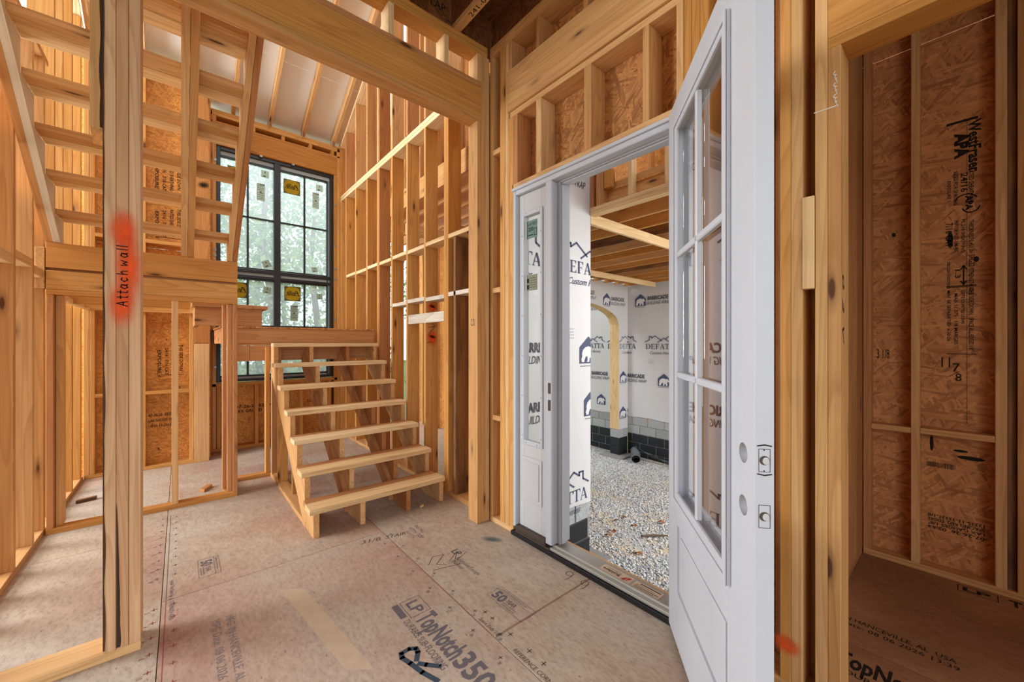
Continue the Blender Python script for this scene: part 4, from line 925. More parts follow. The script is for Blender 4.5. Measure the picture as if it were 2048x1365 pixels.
# ---- black twin window with labels still on the glass
win = root('window_1', (1.04, 6.2, 2.36), 'tall black twin window with stickers on hazy film, over the landing', 'window', 'structure')
GX = [(.385, .972), (1.05, 1.655)]
F_ = 'frame'
fy0, fy1 = 6.165, 6.26
boxes(win, 'frame', [(.343, .385, fy0, fy1, .865, 3.865), (1.69, 1.732, fy0, fy1, .865, 3.865), (.385, 1.69, fy0, fy1, 3.825, 3.865), (.385, 1.69, fy0, fy1, .865, .90), (.972, 1.05, fy0 - .005, fy1, .90, 3.825), (.385, 1.69, fy0 - .004, fy1, 2.225, 2.262), (.385, 1.69, fy0 - .004, fy1, 2.30, 2.345)], F_, .003)
boxes(win, 'liner', [(.385, .972, 6.20, 6.215, 3.77, 3.825), (1.05, 1.69, 6.20, 6.215, 3.77, 3.825), (1.662, 1.69, 6.20, 6.215, .90, 3.77), (.385, 1.69, 6.19, 6.20, 2.262, 2.30), (.385, 1.655, 6.19, 6.2, .90, .925)], 'liner', .001)
boxes(win, 'sash', [(a, b, 6.19, 6.235, z, z + .022) for a, b in GX for z in (.925, 2.205, 2.345, 3.75)] + [(1.65, 1.664, 6.185, 6.235, .90, 3.77)], F_, .002)
boxes(win, 'muntin', [(x - .011, x + .011, 6.20, 6.235, .92, 3.77) for x in (.678, 1.3575)] + [(a, b, 6.20, 6.235, z - .010, z + .010) for a, b in GX for z in (1.595, 3.04)], F_, .002)
for a, b in GX:
    for z0, z1 in ((.925, 2.225), (2.345, 3.772)): box(win, 'pane', a, b, 6.224, 6.228, z0, z1, 'z', 'glass_win', .0005)
def sticker(x0, x1, z0, z1, kind, rot=0):
    cx_, cz_ = (x0 + x1) / 2, (z0 + z1) / 2; wd, ht = x1 - x0, z1 - z0; c_, s_ = math.cos(rot), math.sin(rot)
    yS = 6.2195
    d = Decal((cx_, yS, cz_), (c_, 0, s_), (-s_, 0, c_)); d.rect(-wd / 2, -ht / 2, wd / 2, ht / 2); o = d.build(win, 'sticker', 'labelbrown' if kind == 'P' else 'label'); 
    d = Decal((cx_, yS - .0006, cz_), (c_, 0, s_), (-s_, 0, c_))
    if kind == 'P':
        k = 24; rr = [(wd * .46 * math.copysign(abs(math.cos(t * 2 * math.pi / k)) ** .65, math.cos(t * 2 * math.pi / k)), ht * .46 * math.copysign(abs(math.sin(t * 2 * math.pi / k)) ** .65, math.sin(t * 2 * math.pi / k))) for t in range(k)]
        d.poly(rr); d.build(o, 'oval', 'yellow')
        d = Decal((cx_, yS - .0012, cz_), (c_, 0, s_), (-s_, 0, c_)); d.text('Pella', wd * .40, -ht * .12, ht * .30, wd * .74, shear=.45, bold=.015, mirror=True, rot=-.06); d.rect(-wd * .46, -ht * .14, wd * .46, -ht * .115); d.build(o, 'lettering', 'ink')
    elif kind == 'T':
        for i in range(9):
            if i != 4: d.rect(-wd * .42, ht * (.42 - i * .1), wd * (.30 if i % 2 else .42), ht * (.44 - i * .1) )
        d.disc(0, ht * .0, wd * .13, ht * .04); d.text('PH', wd * .4, ht * .38, .02, wd * .5, mirror=True, bold=.03); d.build(o, 'lettering', 'ink')
    else:
        d.rect(-wd * .05, ht * .1, wd * .05, ht * .35); d.rect(-wd * .25, -ht * .35, wd * .1, -ht * .22); d.build(o, 'lettering', 'ink')
for a in ((1.094, 1.304, 3.468, 3.671, 'P'), (.46, .668, 3.47, 3.67, 'P'), (.829, .920, 3.614, 3.712, 'S'), (.777, .874, 3.291, 3.526, 'T'), (1.511, 1.604, 3.60, 3.696, 'S'), (1.463, 1.555, 3.338, 3.569, 'T'),
          (.845, .94, 2.395, 2.49, 'S', .4), (1.455, 1.53, 2.40, 2.475, 'S', .15), (1.105, 1.31, 1.96, 2.165, 'P'), (.475, .68, 1.96, 2.165, 'P'), (.855, .945, 2.04, 2.13, 'S', -.1), (1.52, 1.60, 2.01, 2.09, 'S', .05), (1.18, 1.275, 1.68, 1.90, 'T'), (.545, .64, 1.62, 1.84, 'T')): sticker(*a)
boxes(win, 'clip', [(x, x + .035, 6.125, 6.165, 3.85, 3.872) for x in (.80, 1.18)] + [(1.735, 1.76, 6.12, 6.16, z, z + .03) for z in (1.2, 1.7, 2.3, 2.45, 2.8, 3.4)] + [(.318, .342, 6.12, 6.16, z, z + .03) for z in (1.05, 1.7, 2.45, 2.52, 3.65)], 'metal', .001)

# ---- entry door unit: white frame, sidelight and threshold
dr = root('door_1', (1.88, 1.5, 0), 'white entry door frame with a glazed sidelight and grey metal threshold', 'door', 'structure')
DX0, DX1 = 1.815, 1.975
boxes(dr, 'frame', [(DX0, 1.894, 2.098, 2.126, .06, 2.468), (DX0, DX1, .895, 2.098, 2.418, 2.468), (DX0, 1.872, 1.746, 1.80, .06, 2.418), (1.872, DX1, 1.728, 1.80, .06, 2.418), (DX0, DX1, .895, .925, .06, 2.418), (1.80, DX0, .895, 2.126, 2.448, 2.469)], 'white', .004)
boxes(dr, 'stop', [(1.885, 1.925, 1.716, 1.728, .06, 2.40), (1.885, 1.925, .925, 1.728, 2.402, 2.418), (1.885, 1.925, .925, .937, .06, 2.40)], 'white', .003)
boxes(dr, 'gasket', [(1.871, 1.884, 1.722, 1.7455, .06, 2.40), (1.871, 1.884, .925, 1.728, 2.408, 2.4175)], 'faint', .001)
# sidelight slab
sl = boxes(dr, 'sidelight_panel', [(1.848, 1.892, 1.80, 1.868, .075, 2.416), (1.848, 1.892, 2.040, 2.098, .075, 2.416), (1.848, 1.892, 1.868, 2.040, 2.26, 2.416), (1.848, 1.892, 1.868, 2.040, .075, .682)], 'white2', .002)
sl['_w'] = list(sl['_w'])
boxes(sl, 'lite_frame', [(1.836, 1.848, 2.034, 2.058, .66, 2.285), (1.836, 1.848, 1.852, 1.874, .66, 2.285), (1.836, 1.848, 1.874, 2.034, 2.255, 2.285), (1.836, 1.848, 1.874, 2.034, .66, .69)], 'white', .004)
box(sl, 'pane', 1.866, 1.870, 1.868, 2.04, .682, 2.26, 'z', 'glass_side', .0005)
boxes(sl, 'raised_panel', [(1.840, 1.848, 1.862, 2.058, .265, .575)], 'white2', .007); boxes(sl, 'raised_panel', [(1.834, 1.841, 1.885, 2.035, .295, .545)], 'white2', .006)
V = []; F = []
d = Decal((1.8355, 0, 0), (0, -1, 0), (0, 0, 1))
for z in (.72, 1.0, 1.28, 1.56, 1.84, 2.12): d.disc(-2.047, z, .0035, .0035, 8); d.disc(-1.862, z, .0035, .0035, 8)
for y in (1.90, 2.01): d.disc(-y, 2.271, .0035, .0035, 8); d.disc(-y, .674, .0035, .0035, 8)
d.build(sl, 'screw_heads', 'ink')
d = Decal((1.8655, 0, 0), (0, -1, 0), (0, 0, 1)); d.rect(-2.032, 2.10, -1.925, 2.225); d.build(sl, 'sticker', 'labelgreen')
d = Decal((1.865, 0, 0), (0, -1, 0), (0, 0, 1)); d.text('LISTED', -2.02, 2.19, .018, .085); d.text('200', -2.015, 2.15, .028, .05, bold=.02); d.frame(-1.96, 2.115, -1.93, 2.165, .004); d.rect(-2.02, 2.12, -1.97, 2.126); d.build(sl, 'lettering', 'ink')
d = Decal((1.8655, 0, 0), (0, -1, 0), (0, 0, 1)); d.rect(-2.032, 1.735, -1.925, 1.845); d.build(sl, 'sticker', 'label')
d = Decal((1.865, 0, 0), (0, -1, 0), (0, 0, 1))
for i in range(5): d.rect(-2.005, 1.82 - i * .016, -1.935, 1.8225 - i * .016)
d.rect(-2.03, 1.79, -2.01, 1.82); d.rect(-2.03, 1.745, -2.01, 1.775); d.build(sl, 'lettering', 'ink')
for z in (1.075, .965): boxes(dr, 'strike_plate', [(1.8135, 1.8150, 1.752, 1.776, z - .035, z + .035)], 'brownsill', .0004); 
boxes(dr, 'sidelight_sill', [(1.812, 1.90, 1.80, 2.10, .038, .075)], 'brownsill', .004); boxes(dr, 'sidelight_sill', [(1.808, 1.975, 1.76, 2.10, .02, .04)], 'brownsill', .003)
boxes(dr, 'threshold', [(1.812, 1.838, .90, 1.76, .03, .048), (1.838, 1.856, .90, 1.76, .03, .060), (1.856, 1.965, .90, 1.76, .03, .042)], 'alu', .004)
box(dr, 'sill_edge', 1.966, 1.992, .90, 2.12, .0, .034, 'y', 'pine'); box(dr, 'sill_base', 1.84, 1.965, .88, 2.12, 0, .029, 'y', 'red')
box(dr, 'membrane', 1.800, 1.838, .86, 2.135, .001, .029, 'y', 'black', .002)
d = Decal((1.868, 1.42, .042), (0, -1, 0), (1, 0, 0)); d.rect(0, 0, .20, .075); d.build(dr, 'label', 'paper')
d = Decal((1.868, 1.42, .0427), (0, 1, 0), (-1, 0, 0)); d.text('Builders', -.125, -.045, .022, .11, bold=.02); d.text('FirstSource', -.125, -.062, .011, .09)
d.build(dr, 'lettering', 'ink')
d = Decal((1.868, 1.42, .0427), (0, -1, 0), (1, 0, 0)); d.poly([(.14, .018), (.165, .018), (.165, .058)]); d.poly([(.170, .058), (.195, .058), (.170, .018)]); d.build(dr, 'logo', 'reddiam')
d = Decal((1.868, 1.205, .0427), (0, -1, 0), (1, 0, 0)); d.rect(0, 0, .16, .07); d.build(dr, 'label', 'paper')
d = Decal((1.868, 1.205, .0434), (0, -1, 0), (1, 0, 0)); d.rect(.03, .055, .15, .062); d.rect(.01, .025, .15, .029); d.rect(.01, .04, .12, .043); d.rect(.01, .012, .13, .015); d.build(dr, 'lettering', 'ink')

# ---- the open door leaf
lf = bpy.data.objects.new('entry_door', None); COL.objects.link(lf); lf.location = (1.784, .938, .031); lf.rotation_euler = (0, 0, math.radians(220.46)); lf['_w'] = [0, 0, 0]
tag(lf, 'white entry door with six glass lites standing wide open', 'door', 'thing')
LW, LT, LH = .905, .0445, 2.425
slab = boxes(lf, 'slab', [(0, .15, 0, LT, 0, LH), (.735, LW, 0, LT, 0, LH), (.15, .735, 0, LT, 2.28, LH), (.15, .735, 0, LT, .535, .66), (.15, .735, 0, LT, 0, .235), (.15, .735, .010, LT - .010, .235, .535)], 'white', .0006)
me0 = slab.data
cut = []
for z in (1.045, .905):
    bm = bmesh.new(); bmesh.ops.create_cone(bm, cap_ends=True, segments=28, radius1=.0265, radius2=.0265, depth=.2, matrix=Matrix.Translation((.837, .02, z)) @ Matrix.Rotation(math.pi / 2, 4, 'X'))
    me = bpy.data.meshes.new('cut'); bm.to_mesh(me); bm.free(); o = bpy.data.objects.new('cut', me); COL.objects.link(o); cut.append(o)
dg = bpy.context.evaluated_depsgraph_get
# the two bores are cut right through the lock stile
lock = [v for v in me0.vertices]
for o in cut:
    o.location = Vector((0, 0, 0)); o.parent = lf
bpy.context.view_layer.update()
for o in cut:
    md_ = slab.modifiers.new('bore', 'BOOLEAN'); md_.object = o; md_.operation = 'DIFFERENCE'; md_.solver = 'EXACT'; md_.use_self = True
bpy.context.view_layer.update()
me1 = bpy.data.meshes.new_from_object(slab.evaluated_get(dg())); slab.modifiers.clear(); slab.data = me1; me1.name = 'slab'
for o in cut: bpy.data.objects.remove(o)
M['core'] = flat('wood_core', rgb(120, 92, 68), .8, .1); me1.materials.append(M['core'])
for p in me1.polygons:
    cc = p.center
    if any(abs(math.hypot(cc.x - .837, cc.z - zc) - .0264) < .0008 for zc in (1.045, .905)) and abs(p.normal.y) < .5: p.material_index = len(me1.materials) - 1
for (z0, z1) in ((.235, .535),):
    boxes(lf, 'raised_panel', [(.185, .70, .003, .012, z0 + .04, z1 - .04)], 'white', .008)
boxes(lf, 'lite_frame', [(.125, .185, -.013, 0, .635, 2.305), (.715, .757, -.013, 0, .635, 2.305), (.185, .715, -.013, 0, 2.262, 2.305), (.185, .715, -.013, 0, .635, .69)], 'white', .006)
boxes(lf, 'lite_frame', [(.125, .157, -.019, -.013, .635, 2.305), (.742, .757, -.019, -.013, .635, 2.305), (.157, .742, -.019, -.013, 2.282, 2.305), (.157, .742, -.019, -.013, .635, .66)], 'white', .004)
boxes(lf, 'lite_frame', [(.125, .185, LT, LT + .013, .635, 2.305), (.715, .757, LT, LT + .013, .635, 2.305), (.185, .715, LT, LT + .013, 2.262, 2.305), (.185, .715, LT, LT + .013, .635, .69)], 'white', .006)
boxes(lf, 'muntin', [(.440, .460, -.010, .012, .69, 2.262)] + [(.185, .715, -.010, .012, z - .013, z + .013) for z in (1.20, 1.72)], 'white', .004)
for sx0, sx1 in ((.185, .440), (.460, .715)):
    for z0, z1 in ((.69, 1.187), (1.213, 1.707), (1.733, 2.262)): box(lf, 'pane', sx0, sx1, .014, .018, z0, z1, 'z', 'glass', .0003)
for z in (1.045, .905):
    d = Decal((LW + .0002, LT / 2, z), (0, 1, 0), (0, 0, 1)); d.frame(-.0135, -.029, .0135, .029, .0012); d.disc(0, 0, .0115, .0115, 20); o = d.build(lf, 'latch_bore', 'brownsill')
    d = Decal((LW + .0006, LT / 2, z), (0, 1, 0), (0, 0, 1)); d.disc(.003, -.001, .008, .009, 16); d.build(lf, 'bore_rim', 'white2')
d = Decal((LW + .0003, LT / 2, 1.045), (0, 1, 0), (0, 0, 1)); d.stroke([(-.016, .036), (0, .039), (.016, .036)], .003); d.stroke([(-.016, -.034), (0, -.037), (.016, -.034)], .003); d.disc(-.001, .026, .0018, .0018, 8); d.disc(-.001, -.026, .0018, .0018, 8); d.build(lf, 'pencil_outline', 'ink')
boxes(lf, 'sweep', [(.0, LW, .004, LT - .004, -.012, .0)], 'black', .002)
for z in (.25, .95, 1.6, 2.2): boxes(lf, 'hinge', [(-.006, .0, .012, .05, z - .05, z + .05)], 'metal', .002)
# ================================================================== OUTSIDE: covered porch, foundation, gravel, trees
def logo_bear(d, a, b, s, ink):
    """house-shaped badge with a standing bear, lower left corner at a,b, width s"""
    h = s * 1.02
    d.poly([(a, b), (a + s, b), (a + s, b + h * .60), (a + s * .52, b + h), (a, b + h * .60)])
BEAR = [(.06, .16), (.10, .05), (.24, .05), (.25, .12), (.32, .26), (.42, .27), (.44, .14), (.40, .05), (.54, .05), (.58, .22), (.68, .18), (.66, .06), (.80, .06), (.82, .11), (.80, .30), (.82, .38), (.94, .36), (.96, .42), (.90, .50), (.88, .58), (.78, .63), (.68, .60), (.50, .66), (.30, .62), (.16, .52), (.10, .38), (.12, .28)]
def wrap_row_b(d, dw, dt, a, b, s=.275, flip=False, house=True):
    """badge + two lines of lettering"""
    if house: logo_bear(d, a, b, s, None)
    n0 = [(a + x * s * .98 + .004, b + y * s * .98) for x, y in BEAR]; (dw.poly(n0) if house else None)
    if flip: return
    dt.text('BARRICADE', a + s + .045, b + .125, .085, .50, bold=.03)
    dt.text('BUILDING WRAP', a + s + .035, b + .02, .072, .56, shear=.28)
    dt.rect(a + .01, b - .03, a + .25, b - .024)
def wrap_row_d(d, a, b, w=.80):
    """two gables with chimneys over bold serif capitals and a script line"""
    k = w / .62
    def st(pts): d.stroke([(a + x * k, b + y) for x, y in pts], .017)
    st([(-.01, .165), (.07, .21), (.07, .285), (.115, .285), (.115, .25), (.18, .30), (.31, .185)])
    st([(.235, .155), (.345, .245), (.455, .155)])
    st([(.37, .22), (.455, .30), (.52, .25), (.52, .285), (.565, .285), (.565, .21), (.63, .165)])
    d.serif('DEFATTA', a, b, .12, w)
    d.text('Custom Homes', a + .11, b - .115, .068, w * .72, shear=.42)
def panel_wrap(parent, nm, origin, u, v, rows_d, rows_b, faint=(), amax=None):
    d, dw, dt, df = (Decal(origin, u, v, l, amax) for l in (.0012, .0024, .0012, .0012))
    for a, b in rows_d: wrap_row_d(d, a, b)
    for r in rows_b: wrap_row_b(d, dw, dt, *r)
    d.build(parent, 'printed_logo', 'navy')
    if dw.V: dw.build(parent, 'printed_bear', 'wrapwhite')
    if dt.V: dt.build(parent, 'lettering', 'navytext')
    if faint:
        for a, b in faint:
            for i in range(4): df.text('BARRICADE WRAP', a, b - .03 * i, .014, .14)
        df.build(parent, 'lettering', 'faint')

def block_wall(parent, axis, fixed, a0, a1, ztop, zbot, black_top, out, deep=.19, off=0):
    """laid concrete blocks: each block its own part, joints recessed"""
    k = 0; z1 = ztop; h = .1935; j = .0095
    back = (fixed + out * .012, fixed + out * deep)
    lo, hi = min(back), max(back)
    bz = (zbot, ztop)
    if axis == 'x': box(parent, 'mortar_bed', a0, a1, lo, hi, zbot, ztop - .004, 'x', 'mortar', .001)
    else: box(parent, 'mortar_bed', lo, hi, a0, a1, zbot, ztop - .004, 'y', 'mortar', .001)
    while z1 > zbot + .02:
        z0 = max(zbot, z1 - h); s = a0 + (0 if (k + off) % 2 == 0 else -.203)
        while s < a1 - .03:
            p0, p1 = max(s, a0), min(s + .397, a1)
            if p1 - p0 > .03:
                mt = 'tar' if (z0 + z1) / 2 < black_top else 'block'
                f0, f1 = fixed, fixed + out * .02
                if axis == 'x': box(parent, 'concrete_block', p0 + .004, p1 - .004, min(f0, f1), max(f0, f1), z0, z1 - .001, 'x', mt, .004)
                else: box(parent, 'concrete_block', min(f0, f1), max(f0, f1), p0 + .004, p1 - .004, z0, z1 - .001, 'y', mt, .004)
            s += .4065
        z1 -= h + j; k += 1

def sheet_wrap(parent, origin, u, v, w_, h_, hem=True, nx=40, mat='wrap', amp=.006):
    """loose membrane: gently rippled sheet with a wavy lower hem and some thickness"""
    o_ = Vector(origin); u = Vector(u); v = Vector(v); n = u.cross(v).normalized(); V = []; F = []; nz = 24
    for j in range(nz + 1):
        for i in range(nx + 1):
            a = w_ * i / nx; b = h_ * j / nz
            k = max(0, 1 - b / .5)
            rip = amp * k * (.5 + mnoise.noise(Vector((a * 5, b * 2, o_.x)))) + .0015 * mnoise.noise(Vector((a * 3, b * 3, 4)))
            bb = b + (k ** 2) * (.035 * mnoise.noise(Vector((a * 2.2, 1.7, o_.y))) if hem else 0)
            V.append(o_ + u * a + v * bb + n * max(0, rip))
    m = nx + 1
    for j in range(nz):
        for i in range(nx): q = j * m + i; F.append([q, q + 1, q + m + 1, q + m])
    N0 = len(V); V += [p - n * .0015 - n * 0 for p in V]; F += [[i + N0 for i in f][::-1] for f in F[:]]
    c = Vector(np.mean(np.array([tuple(p) for p in V]), axis=0))
    o = bpy.data.objects.new('wrap', mesh_from('wrap', [tuple(p - c) for p in V], F, mat, None, True)); place(o, parent, tuple(c)); return o

# near side wall of the porch (Y=2.55, facing the door)
wp = root('wall_porch_near', (2.6, 2.55, 0), 'near porch wall in white printed house wrap over a tarred block base', 'wall', 'structure')
box(wp, 'sheathing', 1.97, 3.228, 2.553, 2.565, -.26, 3.9, 'z', 'osb'); box(wp, 'sheathing', 3.216, 3.228, 2.566, 6.28, -.26, 3.9, 'z', 'osb')
sheet_wrap(wp, (1.972, 2.5495, -.275), (1, 0, 0), (0, 0, 1), 1.26, 4.1)
sheet_wrap(wp, (3.2325, 2.55, -.275), (0, 1, 0), (0, 0, 1), 3.7, 4.1)
panel_wrap(wp, '', (0, 2.5455, 0), (1, 0, 0), (0, 0, 1), [(2.775, 2.067), (1.72, 2.067), (2.38, -.215)], [(1.94, 1.16, .27), (3.057, 1.16, .27), (1.99, .62, .27), (3.127, .62, .27), (2.28, 2.91, .27)], [(2.83, 1.50)], 3.228)
block_wall(wp, 'x', 2.556, 1.99, 3.232, -.236, -1.05, -.36, 1, off=1); box(wp, 'rim_joist', 1.99, 3.2, 2.60, 2.64, -.3, -.02, 'x', 'red')
box(wp, 'footing', 1.95, 3.42, 2.40, 2.75, -1.05, -.86, 'x', 'mortar', .01)
# arched side wall (Y=5.35)
wa = root('wall_porch_arch', (7.5, 5.35, 0), 'far porch wall with a round-topped opening edged in raw strand board', 'wall', 'structure')
AX, AZ, AW, AH = 6.30, 1.80, 1.54, .46
def archz(x):
    t = (x - AX) / AW
    return AZ + AH * math.sqrt(max(0, 1 - t * t)) if abs(t) < 1 else AZ
def arch_face(name, y0, y1, mat, lift=0.0):
    V = []; F = []; xs_ = list(np.linspace(AX - AW, AX + AW, 40))
    xs_ = [3.3] + xs_ + [8.198]
    for y in (y0, y1):
        for x in xs_:
            inside = AX - AW < x < AX + AW
            V += [(x, y, archz(x) if inside else AZ), (x, y, 2.76)]
    n = len(xs_); top = 2 * n
    for i in range(n - 1):
        a, b = 2 * i, 2 * i + 2
        F += [[a, b, b + 1, a + 1], [top + b, top + a, top + a + 1, top + b + 1], [a, top + a, top + b, b], [a + 1, b + 1, top + b + 1, top + a + 1]]
    for (x0, x1) in ((AX + AW, 8.198), (3.3, AX - AW)):
        zb = -.672 if x1 > 8 else -.39; k = len(V); v, f = chbox((x1 - x0) / 2, (y1 - y0) / 2, (AZ - zb) / 2, .001); V += [(p[0] + (x0 + x1) / 2, p[1] + (y0 + y1) / 2, p[2] + (AZ + zb) / 2) for p in v]; F += [[i + k for i in q] for q in f]
    c = (7, y0, 1.5); G = [(p[2], p[0], p[1]) for p in V]
    o = bpy.data.objects.new(name, mesh_from(name, [(p[0] - c[0], p[1] - c[1], p[2] - c[2]) for p in V], F, mat, G)); place(o, wa, c); return o
arch_face('arch_framing', 5.356, 5.60, 'pale'); arch_face('wrap', 5.350, 5.354, 'wrap')
panel_wrap(wa, '', (0, 5.349, 0), (1, 0, 0), (0, 0, 1), [], [(7.226, 2.22), (6.1, 2.30)])
panel_wrap(wa, '', (0, 5.349, 0), (1, 0, 0), (0, 0, 1), [(7.40, 1.225)] if False else [], [(7.87, .42), (7.86, -.42)], (), 8.195)
d = Decal((0, 5.349, 0), (1, 0, 0), (0, 0, 1), .0012, 8.195); wrap_row_d(d, 7.86, 1.225); d.build(wa, 'printed_logo', 'navy')
for i, (z0, z1, m) in enumerate(((-.872, -.676, 'block'), (-1.07, -.877, 'tar'), (-1.28, -1.075, 'tar'))): box(wa, 'concrete_block', 7.845, 8.02, 5.352, 5.60, z0, z1, 'x', m, .004); box(wa, 'concrete_block', 8.025, 8.19, 5.352, 5.60, z0, z1, 'x', m, .004)
box(wa, 'footing', 7.60, 8.19, 5.15, 5.75, -1.42, -1.27, 'x', 'mortar', .01)
# far wall (X=8.2)
wz = root('wall_porch_far', (8.2, 4.0, 0), 'far garage side wall in printed house wrap above bare and tarred blocks', 'wall', 'structure')
box(wz, 'sheathing', 8.205, 8.22, -1.0, 10.5, -.5, 3.4, 'y', 'osb')
sheet_wrap(wz, (8.199, 10.4, -.38), (0, -1, 0), (0, 0, 1), 11.0, 3.6, nx=90, amp=.012)
panel_wrap(wz, '', (8.185, 0, 0), (0, -1, 0), (0, 0, 1), [(-4.868, 1.225), (-5.92, 1.225), (-6.83, 1.235), (-3.85, 1.225)], [(-5.14, 2.225), (-4.02, 2.225), (-4.56, .40), (-5.72, .42), (-6.74, .42), (-6.25, -.20, .26, True), (-6.75, 2.2)], [(-4.80, .98)])
block_wall(wz, 'y', 8.203, 2.8, 5.36, -.385, -1.45, -.78, 1); block_wall(wz, 'y', 8.203, 5.6, 8.0, -.385, -1.45, -.88, 1, off=1)
# porch ceiling
pc = root('ceiling_porch', (5.5, 2.5, 2.75), 'porch ceiling of pale joists carried on two beams', 'ceiling', 'structure')
for k in range(13):
    x = 3.335 + .392 * k
    box(pc, 'joist', x, x + HW, .66, 5.34, 2.715, 2.90, 'y', ('amber', 'pine', 'amber', 'stain', 'pine')[k % 5])
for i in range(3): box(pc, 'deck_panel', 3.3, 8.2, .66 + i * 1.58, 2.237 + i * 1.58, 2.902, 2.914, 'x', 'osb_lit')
box(pc, 'beam', 3.24, 8.19, 2.55, 2.588, 2.60, 2.712, 'x', 'pale'); box(pc, 'beam', 3.24, 8.03, 4.53, 4.568, 2.61, 2.712, 'x', 'pale')
for z in (2.684, 2.723): box(pc, 'plate', 3.22, 3.312, .66, 2.545, z, z + HW, 'y', 'pale')
for y0, y1, m in ((2.505, 2.543, 'red'), (2.395, 2.47, 'red'), (2.062, 2.10, 'pale'), (1.695, 1.733, 'pale'), (1.33, 1.368, 'pale')): box(pc, 'stud', 3.22, 3.31, y0, y1, 2.762, 3.8, 'z', m)
box(pc, 'header_board', 3.315, 3.353, .8, 2.54, 2.762, 2.985, 'y', 'pine'); box(pc, 'bracket_block', 3.24, 3.30, 2.30, 2.39, 2.92, 3.10, 'z', 'amber')
for y in (2.20, 1.55, 1.9): box(pc, 'stud', 3.80, 3.88, y, y + HW, 2.915, 4.2, 'z', 'amber')
box(pc, 'sheathing', 3.90, 3.912, .5, 3.4, 2.915, 4.2, 'z', 'osb_lit')
# ground
def gz(x, y): return -.82 - .50 * min(1, max(0, (x - 2.6) / 5.2)) + .022 * mnoise.noise(Vector((x * 1.3, y * 1.3, 0)))
gr = root('ground', (5, 3, -1), 'sandy building ground around the house', 'ground', 'structure')
V = []; F = []; nx, ny = 70, 90
for j in range(ny + 1):
    for i in range(nx + 1):
        x = 1.9 + 6.4 * i / nx; y = -2 + 11 * j / ny; V.append((x - 5, y - 3, gz(x, y) + 1))
for j in range(ny):
    for i in range(nx): q = j * (nx + 1) + i; F.append([q, q + 1, q + nx + 2, q + nx + 1])
place(bpy.data.objects.new('soil', mesh_from('soil', V, F, 'ground', None, True)), gr, (5, 3, -1))
V = [(-60, -60, 0), (60, -60, 0), (60, 60, 0), (-60, 60, 0)]
M['lawn'] = flat('undergrowth_soil', rgb(128, 136, 96), .95, .1)
place(bpy.data.objects.new('soil', mesh_from('soil', V, [[0, 1, 2, 3]], 'lawn')), gr, (0, 0, -1.46))
# gravel: crushed stones, nobody could count them
rs = np.random.RandomState(3); nS = 42000
px_ = rs.uniform(2.3, 8.15, nS * 3); py_ = rs.uniform(.6, 7.6, nS * 3)
ok = (py_ / px_ < .93) & (py_ / px_ > .38) & ~((py_ > 2.5) & (px_ < 3.3)); px_, py_ = px_[ok][:nS], py_[ok][:nS]
keep = np.array([mnoise.noise(Vector((a * .9, b * .9, 5.0))) + .35 * mnoise.noise(Vector((a * 3, b * 3, 2.0))) + (.5 if (a < 3.9 or a > 7.2) else 0) > -.22 or rs.rand() < .3 for a, b in zip(px_, py_)])
px_, py_ = px_[keep], py_[keep]; n = len(px_)
base = np.array([(1, 0, 0), (-1, 0, 0), (0, 1, 0), (0, -1, 0), (0, 0, 1), (0, 0, -1)], float)
tri = np.array([(0, 2, 4), (2, 1, 4), (1, 3, 4), (3, 0, 4), (2, 0, 5), (1, 2, 5), (3, 1, 5), (0, 3, 5)])
size = rs.uniform(.008, .021, n); sc3 = rs.uniform(.6, 1.3, (n, 6, 1)); ang = rs.uniform(0, 6.28, n)
P0 = base[None] * sc3; P0[:, :, 2] *= .6
ca, sa = np.cos(ang)[:, None], np.sin(ang)[:, None]
tx = rs.uniform(-.5, .5, n)[:, None]; X_ = P0[:, :, 0] * ca - P0[:, :, 1] * sa; Y_ = P0[:, :, 0] * sa + P0[:, :, 1] * ca; Z_ = P0[:, :, 2] + X_ * tx
zz = np.array([gz(a, b) for a, b in zip(px_, py_)])
VV = np.stack([X_ * size[:, None] + px_[:, None] - 5, Y_ * size[:, None] + py_[:, None] - 3, Z_ * size[:, None] + zz[:, None] + 1 + size[:, None] * .25], axis=2).reshape(-1, 3)
FF = (tri[None] + (np.arange(n) * 6)[:, None, None]).reshape(-1, 3)
me = bpy.data.meshes.new('gravel'); me.vertices.add(len(VV)); me.vertices.foreach_set('co', VV.astype(np.float32).ravel())
me.loops.add(FF.size); me.loops.foreach_set('vertex_index', FF.astype(np.int32).ravel()); me.polygons.add(len(FF)); me.polygons.foreach_set('loop_start', np.arange(0, FF.size, 3, dtype=np.int32)); me.polygons.foreach_set('loop_total', np.full(len(FF), 3, np.int32)); me.update(calc_edges=True)
at = me.attributes.new('tone', 'FLOAT', 'POINT'); at.data.foreach_set('value', np.repeat(rs.rand(n), 6).astype(np.float32)); me.materials.append(M['stone'])
go = bpy.data.objects.new('gravel', me); COL.objects.link(go); go.location = (5, 3, -1); tag(go, 'pale crushed stone gravel strewn over the sandy porch ground', 'gravel', 'stuff')
